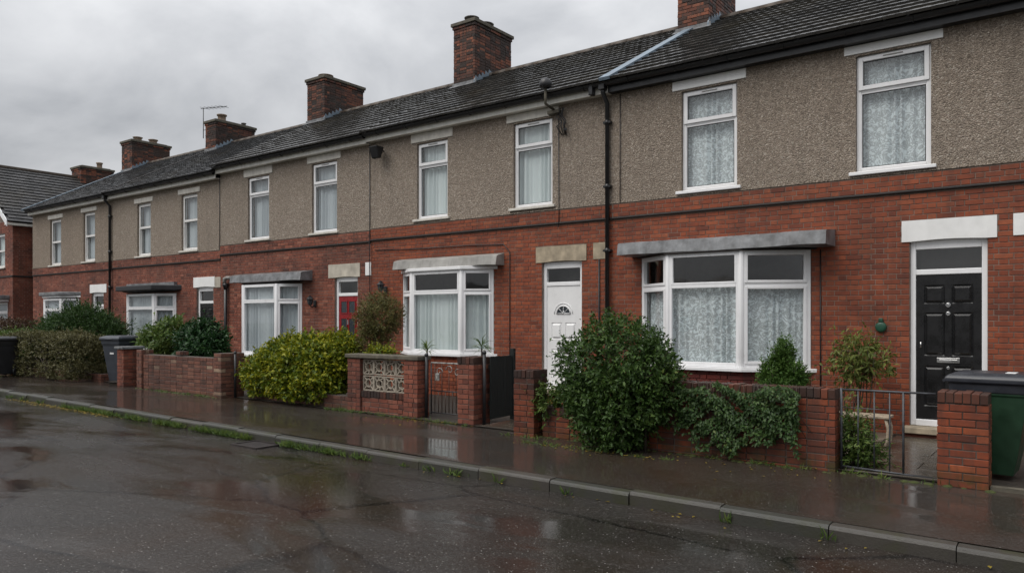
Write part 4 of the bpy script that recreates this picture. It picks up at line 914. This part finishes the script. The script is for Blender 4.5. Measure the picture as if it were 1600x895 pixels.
# ------------------------------------------------------------------ bench, bins, fixtures
t = garden_thing('garden_bench', 'small pale wooden bench with curved leg behind the metal gate', 'bench', -2.1, 10.6)
MB().box(-2.5, -1.85, 10.45, 10.75, .40, .435).build('seat', M['wood_pale'], t, bevel=.008)
for xx in (-2.42, -1.9):
    for yy in (10.49, 10.7): MB().tube([(xx, yy, .40), (xx + .03, yy, .28), (xx + .02, yy, .12), (xx - .02, yy, -.01)], .02, 8).build('leg', M['wood_pale'], t)
def wheelie_bin(name, label, x, y, rz, body, lid, h=1.02, sticker=None, group='wheelie bins'):
    t = thing(name, label, 'bin', (x, y, gz(x) + .012), group); t.rotation_euler = (0, 0, rz)
    def put(mb, nm, mat, par, bev=0):
        o = bpy.data.objects.new(nm, mb.mesh(nm, M[mat])); C.objects.link(o); o.parent = par
        if bev: b = o.modifiers.new('bevel', 'BEVEL'); b.width = bev; b.segments = 3; b.limit_method = 'ANGLE'; b.angle_limit = R(25)
        return o
    m = MB()                                       # tapering tub, front to -y
    lv = [(.055, .43, .48), (.25, .455, .54), (.60, .50, .62), (h - .20, .54, .68), (h - .19, .56, .70), (h - .16, .56, .70)]
    v = []
    for z, wx, wy in lv:
        yc = .04 * (1 - z)
        for a, b in ((-1, -1), (1, -1), (1, 1), (-1, 1)): v.append((a * wx / 2, b * wy / 2 + yc, z))
    f = [(0, 3, 2, 1)] + [(4 * i + k, 4 * i + (k + 1) % 4, 4 * i + 4 + (k + 1) % 4, 4 * i + 4 + k) for i in range(len(lv) - 1) for k in range(4)] + [tuple(range(4 * len(lv) - 4, 4 * len(lv)))]
    m.raw(v, f); b_ = put(m, 'body', body, t, .03)
    m = MB(); l = [(h - .17, .575, .72, 0), (h - .075, .585, .735, 0), (h - .07, .64, .80, 0), (h - .02, .64, .80, 0), (h + .005, .59, .75, 0), (h + .035, .46, .58, .02)]; v = []
    for z, wx, wy, yo in l:
        for a, b in ((-1, -1), (1, -1), (1, 1), (-1, 1)): v.append((a * wx / 2, b * wy / 2 + yo, z))
    m.raw(v, [(0, 3, 2, 1)] + [(4 * i + k, 4 * i + (k + 1) % 4, 4 * i + 4 + (k + 1) % 4, 4 * i + 4 + k) for i in range(5) for k in range(4)] + [(20, 21, 22, 23)])
    ld = put(m, 'lid', lid, t, .018)
    put(MB().tube([(-.2, .42, h - .06), (.2, .42, h - .06)], .018, 8), 'handle', lid, t)
    put(MB().box(-.12, .12, -.41, -.38, h - .06, h - .03), 'lid_grip', lid, ld, .01)
    for s in (-1, 1):
        w_ = MB(); pr_ = [(.10, -.03), (.115, -.02), (.115, .02), (.10, .03)]
        for k in range(len(pr_)): pass
        bs = len(w_.v); nseg = 18
        for r_, hx in pr_:
            for q in range(nseg): w_.v.append((s * .26 + hx, .27 + r_ * math.cos(2 * math.pi * q / nseg), .115 + r_ * math.sin(2 * math.pi * q / nseg)))
        for k in range(3):
            for q in range(nseg): w_.f.append((k * nseg + q, k * nseg + (q + 1) % nseg, (k + 1) * nseg + (q + 1) % nseg, (k + 1) * nseg + q)); w_.sm.append(True)
        w_.f.append(tuple(range(nseg))); w_.sm.append(False); w_.f.append(tuple(range(3 * nseg, 4 * nseg))); w_.sm.append(False)
        put(w_, 'wheel', 'black', t)
    if sticker == 'front': put(MB().box(-.06, .06, -.312, -.300, .68, .76), 'sticker', 'sticker', b_)
    if sticker == 'lid': put(MB().box(-.2, .02, -.22, -.13, h + .036, h + .040), 'sticker', 'sticker', ld)
    return t
wheelie_bin('wheelie_bin', 'dark green wheelie bin with grey lid behind the free-standing pier', -.67, 9.42, R(86), 'bin_green', 'bin_lid', 1.06, 'lid')
wheelie_bin('wheelie_bin', 'blue-grey wheelie bin between the olive hedge and the capped pier', -18.02, 8.86, R(14), 'bin_grey', 'bin_grey', 1.08, 'front')
wheelie_bin('wheelie_bin', 'black wheelie bin at the left edge in front of the olive hedge', -22.15, 7.75, R(10), 'bin_black', 'bin_black', .98, 'front')
def lantern(x, z, lab):
    t = thing('wall_lantern', lab, 'lamp', (x, 12, z), 'wall lanterns')
    MB().box(x - .05, x + .05, 11.97, 11.995, z - .08, z + .08).build('back_plate', M['iron'], t, bevel=.01)
    MB().tube([(x, 11.97, z - .04), (x, 11.9, z - .09), (x, 11.84, z - .04)], .012, 6).build('arm', M['iron'], t)
    MB().lathe((x, 11.84, z), [(.03, -.04), (.06, .0), (.075, .1), (.09, .11), (.05, .16), (.012, .2)], 6, smooth=False).build('lamp_body', M['glass_dark'], t)
    MB().lathe((x, 11.84, z + .1), [(.085, 0), (.092, .012), (.05, .06), (.012, .1)], 6, smooth=False).build('lamp_cap', M['iron'], t)
lantern(-14.91, 2.05, 'black wall lantern left of the red door'); lantern(-12.45, 2.33, 'black wall lantern right of the red door lintel')
t = thing('alarm_box', 'round dark green alarm box on the wall left of the black door', 'alarm', (-2.23, 12, 1.55))
MB().lathe((-2.23, 12, 1.55), [(.075, 0), (.078, .02), (.074, .04), (.05, .05), (.015, .052)], 20, 'y').build('cover', M['green_bell'], t); MB().box(-2.26, -2.2, 11.95, 11.99, 1.62, 1.68).build('bracket', M['green_bell'], t, bevel=.01)
t = thing('flood_light', 'black floodlight box under the eaves between red and white door houses', 'lamp', (-12.5, 12, 5.4))
m = MB(); m.raw([(-12.62 + a * (1 if z > 5.4 else .85) + .12 * 0, y_, z) for z, y0_, y1_ in ((5.26, 11.72, 11.80), (5.52, 11.62, 11.86)) for a, y_ in ((0, y0_), (.26, y0_), (.26, y1_), (0, y1_))], [(0, 3, 2, 1), (4, 5, 6, 7), (0, 1, 5, 4), (1, 2, 6, 5), (2, 3, 7, 6), (3, 0, 4, 7)]); m.build('housing', M['black'], t, bevel=.02)
MB().tube([(-12.49, 11.8, 5.44), (-12.49, 11.97, 5.46)], .02, 6).build('bracket', M['black'], t)
t = thing('aerial_bracket', 'dark domed aerial on a bracket at the eaves with dangling cables', 'aerial', (-7.8, 12, 5.5))
MB().lathe((-7.85, 11.62, 6.02), [(.02, -.08), (.10, -.066), (.122, -.018), (.117, .036), (.08, .09), (.03, .117)], 18).build('dome', M['iron'], t)
MB().tube([(-7.85, 11.62, 5.95), (-7.85, 11.62, 5.66), (-7.84, 11.9, 5.6)], .026, 8).build('pole', M['concrete_dark'], t)
MB().box(-7.98, -7.72, 11.86, 11.97, 5.53, 5.6).build('bracket', M['concrete_dark'], t, bevel=.01)
for k in range(4):
    r_ = random.Random(k + 40); x_ = -7.74 + .04 * k
    MB().tube([(x_, 11.9, 5.62)] + [(x_ + r_.uniform(-.06, .06), 11.9 + r_.uniform(-.03, .05), 5.55 - .09 * j) for j in range(4)] + [(-7.70 + .03 * k, 11.96, 5.12)], .011, 5).build('cable', M['iron'], t)
MB().tube([(-7.66, 11.97, 5.22), (-7.6, 11.9, 5.18), (-7.56, 11.86, 5.2)], .028, 7).build('clamp', M['iron'], t)
t = thing('tv_aerial', 'thin television aerial on the chimney with the taller pot', 'aerial', (-25.17, 15.27, 8))
MB().tube([(-25.19, 15.25, 8.2), (-25.19, 15.25, 9.3)], .014, 6).tube([(-25.2, 15.25, 8.5), (-25.08, 15.36, 8.5)], .012, 5).build('mast', M['iron'], t); MB().tube([(-25.3, 15.22, 9.28), (-24.1, 15.5, 9.23)], .012, 6).build('boom', M['iron'], t)
for k in range(6): MB().tube([(-25.1 + k * .17, 15.06 + k * .04, 9.27 - k * .007), (-25.1 + k * .17, 15.46 + k * .04, 9.27 - k * .007)], .006, 5).build('element', M['iron'], t)
# drain cover in the gutter
t = thing('road_drain', 'dark iron drain grating in the gutter by the kerb', 'drain', (-8.9, 6.2, gz(-8.9) - .12)); zz = gz(-8.9) - .121
MB().box(-9.2, -8.65, 6.0, 6.38, zz - .1, zz + .002).build('painted_pit', M['soot_dark'], t)  # solid block; the darkness of the open hole is put into its colour
m = MB().box(-9.22, -8.63, 5.98, 6.01, zz - .02, zz + .014).box(-9.22, -8.63, 6.36, 6.39, zz - .02, zz + .014).box(-9.22, -9.19, 6.01, 6.36, zz - .02, zz + .014).box(-8.66, -8.63, 6.01, 6.36, zz - .02, zz + .014); m.build('frame', M['soot_dark'], t)
for k in range(9): MB().box(-9.17 + k * .055, -9.15 + k * .055, 6.01, 6.36, zz - .03, zz + .004).build('bar', M['soot_dark'], t)

# ------------------------------------------------------------------ plants
rg = np.random.default_rng(11)
def norm(a): return a / np.maximum(np.linalg.norm(a, axis=-1, keepdims=True), 1e-9)
def leaves_mesh(name, base, dirs, nrm, ln, wd, mat, off, fold=.25, curl=.15):
    """one folded, slightly drooping leaf for each base point; five corners, three faces"""
    n = len(base); side = norm(np.cross(dirs, nrm)); up_ = norm(np.cross(side, dirs)); ln = ln[:, None]; wd = wd[:, None]
    v = np.empty((n, 6, 3)); v[:, 0] = base
    mid = base + dirs * ln * .5; v[:, 1] = mid + side * wd * .5 + up_ * wd * fold; v[:, 2] = mid - side * wd * .5 + up_ * wd * fold; v[:, 3] = mid
    v[:, 4] = base + dirs * ln - up_ * ln * curl; v[:, 5] = v[:, 4]
    v = v[:, :5].reshape(-1, 3) - np.array(off)
    i = np.arange(n)[:, None] * 5; tri = np.concatenate([i + np.array([0, 3, 1]), i + np.array([0, 2, 3]), i + np.array([1, 3, 4]), i + np.array([3, 2, 4])], 1).reshape(-1, 3)
    me = bpy.data.meshes.new(name); me.vertices.add(len(v)); me.vertices.foreach_set('co', v.ravel()); me.loops.add(tri.size); me.loops.foreach_set('vertex_index', tri.ravel().astype(np.int32))
    me.polygons.add(len(tri)); me.polygons.foreach_set('loop_start', np.arange(0, tri.size, 3, dtype=np.int32)); me.polygons.foreach_set('loop_total', np.full(len(tri), 3, dtype=np.int32)); me.materials.append(mat); me.update(); me.validate(); return me
def ripple(d, seed, k=3.0):
    r = np.random.default_rng(seed); s = 0
    for i in range(5):
        a = r.normal(size=3) * k * (1 + i * .5); s = s + np.sin(d @ a + r.uniform(0, 6)) / (1 + i * .4)
    return s / 2.2
def shrub(name, label, cat, blobs, ntw, k, twl, ln, wd, mat, seed, upb=.3, inner=.55, rough=.14, group=None, cull=None, stems=4, stem_r=.015, droop=0, flat=0, leaf_out=.8, zmin=None, box=False):
    """blobs: (centre, radii, weight); twigs start through the outer part of each blob and carry k leaves"""
    r = np.random.default_rng(seed); P_, D_ = [], []; wsum = sum(b[2] for b in blobs)
    for c, rad, wt in blobs:
        n = int(ntw * wt / wsum); d = norm(r.normal(size=(n, 3)))
        if box: q = np.sign(d) * np.abs(d) ** .62; q = q / np.maximum(np.abs(q).max(axis=1, keepdims=True) ** .55, 1e-6)
        else: q = d
        rr = (inner + (1 - inner) * r.random(n) ** .6) * (1 + rough * ripple(d, seed + 1))
        P_.append(np.array(c) + q * rr[:, None] * np.array(rad)); D_.append(norm(d / np.array(rad) * min(rad) + r.normal(size=(n, 3)) * .45 + np.array([0, 0, upb])))
    P_ = np.concatenate(P_); D_ = np.concatenate(D_)
    if cull is not None: keep = cull(P_); P_, D_ = P_[keep], D_[keep]
    n = len(P_); t = (np.arange(k) + .5) / k
    tw = twl * r.uniform(.5, 1.35, n) * np.where(r.random(n) < .06, 1.9, 1)
    base = P_[:, None] + D_[:, None] * (t[None, :, None] * tw[:, None, None]); base = base.reshape(-1, 3) + r.normal(size=(n * k, 3)) * twl * .05
    Dk = np.repeat(D_, k, 0); rn = norm(r.normal(size=(n * k, 3))); ld = norm(Dk * leaf_out + rn * .9 + np.array([0, 0, -droop]))
    nr = norm(np.cross(np.cross(ld, Dk + np.array([0, 0, .6]) + r.normal(size=(n * k, 3)) * (.5 - flat * .4)), ld) * -1)
    nr = np.where((nr @ np.array([0, -.3, 1.]))[:, None] < 0, -nr, nr)
    lnn = ln * r.uniform(.6, 1.25, n * k); wdd = wd * r.uniform(.7, 1.2, n * k)
    if zmin is not None: kp = base[:, 2] > zmin; base, ld, nr, lnn, wdd = base[kp], ld[kp], nr[kp], lnn[kp], wdd[kp]
    cx = np.mean([b[0] for b in blobs], 0); x_, y_ = float(cx[0]), float(cx[1]); z_ = gz(x_)
    root = thing(name, label, cat, (x_, y_, z_), group)
    fo = bpy.data.objects.new('foliage', leaves_mesh('foliage', base, ld, nr, lnn, wdd, mat, (x_, y_, z_))); C.objects.link(fo); fo.parent = root; fo['kind'] = 'stuff'
    sm = MB(); idx = r.choice(n, min(n, max(40, n // 14)), replace=False)
    for i in range(stems):
        c, rad, _ = blobs[i % len(blobs)]; a = r.uniform(0, 6.28); b0 = (x_ + .06 * math.cos(a) * 2 + (c[0] - x_) * .5, y_ + .06 * math.sin(a), z_ - .05)
        tip = np.array(c) + norm(r.normal(size=3)) * np.array(rad) * .5; md = (np.array(b0) * .5 + tip * .5) + r.normal(size=3) * .04; sm.tube([b0, md, tip], [stem_r * 1.3, stem_r, stem_r * .5], 6)
    for i in idx:
        b_ = P_[i] - D_[i] * twl * .9; sm.tube([b_, P_[i] + D_[i] * tw[i] * .9], [.005, .0025], 4)
    sm.build('stems', M['bark'], root, 'stuff')
    return root
shrub('evergreen_bush', 'big rounded dark green bush hanging over the low wall to the pavement', 'bush',
      [((-4.66, 8.55, 1.0), (.78, .62, .66), 5), ((-4.64, 8.45, .6), (.70, .5, .46), 3), ((-4.68, 8.35, .28), (.42, .32, .28), 1.0), ((-4.15, 8.5, .85), (.34, .36, .45), 1)], 4600, 6, .13, .062, .03, M['leaf_dark'], 21, .25, .5, .2, zmin=.06)
def ivy(label, x0, x1, y, z0, z1, n, mat, seed, ln=.055, thick=.16):
    r = np.random.default_rng(seed); X = r.uniform(x0, x1, n); Zz = z0 + (z1 - z0) * r.random(n) ** .8
    tt = (X - x0) / (x1 - x0); low = z0 + (z1 - z0) * (.12 + .10 * np.sin(tt * 9 + 1) + .09 * np.sin(tt * 23) + .06 * np.sin(tt * 61) + .30 * np.clip(tt - .5, 0, 1)); hi = z1 - (z1 - z0) * (.06 * np.sin(tt * 13) + .06)
    kp = (Zz > low) & (Zz < hi) & (np.sin(X * 10 + 2 * np.sin(Zz * 8)) * np.sin(Zz * 11 + 1.5 * np.sin(X * 6)) > -.72); X, Zz = X[kp], Zz[kp]; m_ = len(X); dep = thick * np.sqrt(r.random(m_)) * (.5 + .5 * np.sin(X * 7 + Zz * 9) ** 2)
    base = np.stack([X, y - dep, Zz], 1); d = norm(np.stack([r.normal(size=m_) * .7, -.5 - r.random(m_) * .4, -.6 + r.normal(size=m_) * .5], 1)); nr = norm(np.stack([r.normal(size=m_) * .4, -np.ones(m_), .5 + r.normal(size=m_) * .4], 1))
    root = thing('ivy', label, 'ivy', ((x0 + x1) / 2, y, gz(x0)))
    o = bpy.data.objects.new('foliage', leaves_mesh('foliage', base, d, nr, ln * r.uniform(.6, 1.3, m_), ln * .62 * r.uniform(.7, 1.2, m_), mat, root.location)); C.objects.link(o); o.parent = root; o['kind'] = 'stuff'
    sm = MB()
    for i in range(26):
        xa = r.uniform(x0, x1); sm.tube([(xa, y - .01, z1 + .0), (xa + r.uniform(-.1, .1), y - .05, (z0 + z1) / 2 + .1), (xa + r.uniform(-.2, .2), y - .03, z0 + .15 + r.uniform(0, .2))], .004, 4)
    sm.build('stems', M['bark'], root, 'stuff'); return root
ivy('trailing dark green ivy spilling over the brick wall right of the big bush', -3.85, -2.42, 8.64, .08, .93, 6200, M['leaf_ivy'], 5, .05, .22)
shrub('small_conifer', 'small bright green conifer behind the ivy-clad wall under the bay', 'shrub', [((-2.9, 9.6, 1.08), (.075, .075, .28), 2.4), ((-3.06, 9.55, .90), (.08, .08, .22), 1.5), ((-2.72, 9.55, .88), (.08, .08, .2), 1.3), ((-2.90, 9.5, .72), (.28, .2, .2), 1.5)], 1900, 7, .11, .04, .018, M['leaf_fresh'], 31, 1.1, .2, .1, leaf_out=1.2)
shrub('bamboo_shrub', 'airy bronze-green shrub with drooping leaves left of the black door', 'shrub', [((-2.42, 11.35, 1.22), (.27, .26, .2), 3), ((-2.50, 11.3, 1.0), (.26, .24, .18), 2), ((-2.24, 11.35, 1.05), (.24, .22, .2), 2), ((-2.38, 11.3, .6), (.24, .2, .3), .5)], 270, 6, .16, .10, .03, M['leaf_nandina'], 41, .3, .2, .2, stems=9, stem_r=.008, droop=.35)
shrub('fern', 'leafy green plant at the foot of the wall behind the metal gate', 'plant', [((-2.0, 9.05, .28), (.2, .18, .26), 2), ((-1.85, 9.1, .12), (.16, .15, .14), 1)], 420, 6, .16, .075, .022, M['leaf_light'], 43, .5, .2, .2, stems=5)
shrub('golden_shrub', 'broad yellow-green shrub spilling over the very low wall', 'shrub', [((-11.7, 9.15, .72), (1.15, .62, .60), 5), ((-12.6, 9.1, .55), (.55, .5, .5), 1.6), ((-10.95, 9.3, .95), (.48, .45, .40), 2.0), ((-11.3, 9.0, .45), (.8, .5, .36), 1.5)], 4600, 6, .14, .085, .045, M['leaf_yellow'], 51, .3, .55, .12, zmin=.2)
shrub('topiary', 'wispy brownish-green rounded bush beside the red door', 'shrub', [((-10.28, 9.75, 1.70), (.41, .38, .42), 4), ((-10.42, 9.7, 1.2), (.30, .28, .34), 1.6)], 2300, 7, .12, .045, .014, M['leaf_brown'], 61, .2, .35, .12)
shrub('golden_plant', 'little yellow plant peeping over the screen-block wall', 'plant', [((-9.75, 9.3, 1.02), (.34, .12, .10), 1)], 130, 6, .12, .07, .03, M['leaf_yellow'], 63, .9, .2, .2)
shrub('laurel_shrub', 'glossy laurel with long light leaves behind the patchy wall', 'shrub', [((-17.35, 9.4, 1.05), (.6, .4, .36), 3), ((-16.8, 9.4, 1.25), (.45, .35, .34), 2)], 420, 7, .22, .15, .045, M['leaf_light'], 71, .4, .45, .18, stems=6)
shrub('laurel_shrub', 'dark glossy laurel left of the downpipe behind the patchy wall', 'shrub', [((-15.75, 9.5, 1.12), (.52, .4, .46), 3), ((-15.35, 9.4, .95), (.36, .35, .36), 1.4)], 800, 7, .18, .12, .05, M['leaf_laurel'], 73, .35, .45, .18, stems=6)
shrub('yew_shrub', 'large dark feathery evergreen mound behind the olive hedge', 'bush', [((-22.4, 9.9, 1.05), (1.5, .9, .88), 4), ((-23.5, 9.9, .95), (1.1, .8, .7), 2), ((-21.5, 9.9, .85), (.85, .7, .75), 2)], 6500, 7, .24, .10, .03, M['leaf_conifer'], 81, .35, .6, .12, leaf_out=1.2)
shrub('box_hedge', 'clipped olive-brown hedge along the pavement at the left', 'hedge', [((-21.0, 8.55, .68), (2.15, .50, .62), 1)], 5600, 6, .11, .062, .028, M['leaf_olive'], 91, .2, .72, .07, zmin=.24, box=True, stems=10)
shrub('rusty_hedge', 'rusty brown hedge in front of the gabled house', 'hedge', [((-27.5, 9.4, 1.1), (2.3, .5, .52), 1)], 2200, 6, .14, .08, .035, M['leaf_rust'], 93, .2, .6, .08, box=True)
shrub('green_shrub', 'bright green low shrub between the black bin and the dark mound', 'shrub', [((-24.9, 9.1, .85), (1.2, .5, .45), 1)], 1500, 6, .14, .08, .035, M['leaf_light'], 95, .3, .6, .12)
def spiky(label, x, y, z, h, seed, mat='leaf_light', stalk=True):
    r = random.Random(seed); root = thing('potted_palm', label, 'plant', (x, y, gz(x)), 'spiky plants by the iron gate'); n = 34
    a = np.array([r.uniform(0, 6.28) for _ in range(n)]); e = np.array([r.uniform(-.1, 1.2) for _ in range(n)]); d = np.stack([np.cos(a) * np.cos(e), np.sin(a) * np.cos(e), np.sin(e)], 1)
    base = np.array([[x, y, z + r.uniform(-.05, .05)] for _ in range(n)]); nr = np.tile(np.array([[0, -.2, 1.]]), (n, 1)) + rg.normal(size=(n, 3)) * .1
    o = bpy.data.objects.new('foliage', leaves_mesh('foliage', base, d, norm(nr), np.full(n, h) * rg.uniform(.7, 1.2, n), np.full(n, .022), M[mat], root.location, .2, .3)); C.objects.link(o); o.parent = root
    MB().tube([(x, y, gz(x)), (x + .01, y, z * .5), (x, y, z)], .014, 6).build('stem', M['bark'], root)
spiky('spiky green plant in front of the bay, left of the iron gate', -8.95, 9.6, 1.12, .22, 3); spiky('thin spindly plant rising behind the pier with the black pole', -7.62, 9.45, 1.2, .24, 5)
shrub('wall_weed', 'bright green weed growing beside the slim pier on the low wall', 'plant', [((-5.83, 8.62, .5), (.14, .14, .3), 1), ((-5.55, 8.7, .6), (.24, .12, .14), .8)], 260, 6, .12, .07, .024, M['leaf_light'], 97, .2, .2, .2)
# weeds, moss and fallen leaves
def tufts(name, label, cat, spots, mat, h, seed, lean=.6):
    r = np.random.default_rng(seed); B, D_ = [], []
    for x_, y_, z_, n, sp in spots:
        k = n; B.append(np.stack([x_ + r.normal(size=k) * sp, y_ + r.normal(size=k) * sp * .35, np.full(k, z_)], 1)); D_.append(norm(np.stack([r.normal(size=k) * lean, r.normal(size=k) * lean - .25, np.ones(k)], 1)))
    B = np.concatenate(B); D_ = np.concatenate(D_); n = len(B); nr = norm(np.stack([r.normal(size=n) * .5, -np.ones(n), r.random(n)], 1))
    o = bpy.data.objects.new(name, leaves_mesh(name, B, D_, nr, h * r.uniform(.4, 1.3, n), np.full(n, h * .12) * r.uniform(.7, 1.4, n), mat, (0, 0, 0), .1, .35)); C.objects.link(o); o['kind'] = 'stuff'; return tag(o, label, cat)
rk = random.Random(3); sp = []
for a, b, n in ((-14.8, -11.2, 55), (-11.2, -10.4, 6), (-10.4, -9.25, 26), (-8.55, -7.2, 26), (-7.2, -5.4, 4), (-20, -15, 14)):
    for _ in range(n): xx = rk.uniform(a, b); sp.append((xx, 6.36, gz(xx) - .125, rk.randint(14, 34), rk.uniform(.04, .10)))
for xx in (-6.3, -5.55, -4.9, -4.05, -2.4, -1.6): sp.append((xx, 6.38, gz(xx) - .125, 10, .03))
tufts('kerb_grass', 'tufts of green grass growing along the kerb in the gutter', 'grass', sp, M['grass'], .10, 7)
sp = []
for a, b, y_, n in ((-16.3, -13.5, 8.47, 18), (-10.6, -9.6, 8.72, 16), (-9.6, -7.3, 8.74, 16), (-5.8, -3.7, 8.1, 16), (-3.6, -2.1, 8.58, 6), (-2.1, -.6, 8.66, 7), (-6.3, -5.8, 8.4, 4)):
    for _ in range(n): xx = rk.uniform(a, b); sp.append((xx, y_ + rk.uniform(-.05, .05), gz(xx) - .01, rk.randint(8, 22), rk.uniform(.03, .09)))
tufts('wall_foot_weeds', 'small weeds growing at the foot of the garden walls', 'weeds', sp, M['grass'], .075, 9, 1.0)
def litter(name, label, spots, seed):
    r = np.random.default_rng(seed); B = np.concatenate([np.stack([r.normal(size=n) * sx + x_, r.normal(size=n) * sy + y_, np.full(n, z_)], 1) for x_, y_, z_, n, sx, sy in spots]); n = len(B); a = r.uniform(0, 6.28, n)
    B[:, 2] += np.array([-.0096 * 0]) ; D_ = np.stack([np.cos(a), np.sin(a), r.uniform(-.05, .2, n)], 1); nr = norm(np.stack([r.normal(size=n) * .15, r.normal(size=n) * .15, np.ones(n)], 1))
    o = bpy.data.objects.new(name, leaves_mesh(name, B, norm(D_), nr, .05 * r.uniform(.5, 1.2, n), .028 * r.uniform(.7, 1.2, n), M['litter'], (0, 0, 0), .1, .1)); C.objects.link(o); o['kind'] = 'stuff'; tag(o, label, 'leaves')
litter('fallen_leaves', 'yellow fallen leaves lying in the gutter and on the pavement', [(-17 + k * .6, 6.28, gz(-17 + k * .6) - .115, 70, .3, .05) for k in range(7)] + [(x_, 8.25, gz(x_) + .008, 16, .4, .2) for x_ in (-8.6, -4.9, -3.4, -2.6)] + [(x_, 6.32, gz(x_) - .117, 5, .4, .04) for x_ in (-5.5, -3.8, -3.0, -1.8)] + [(-8.2, 8.68, gz(-8.2) + .01, 50, .5, .05), (-4.8, 8.02, gz(-4.8) + .01, 60, .5, .08)], 4)
# moss cushions along the joint of wall and pavement
m = MB(); r_ = random.Random(12)
for a, b, y_ in ((-16.6, -13.4, 8.45), (-10.1, -7.2, 8.77), (-6.3, -2.1, 8.57), (-2.05, -.6, 8.60)):
    xx = a
    while xx < b:
        s = r_.uniform(.02, .05)
        if r_.random() < .7: m.lathe((xx, y_ + r_.uniform(-.03, .02), gz(xx) - .005), [(s * 1.2, 0), (s, s * .25), (s * .5, s * .42), (.002, s * .48)], 7)
        xx += r_.uniform(.04, .14)
o = m.build('moss', M['moss'], None, 'stuff'); tag(o, 'green moss cushions along the joint between walls and pavement', 'moss')
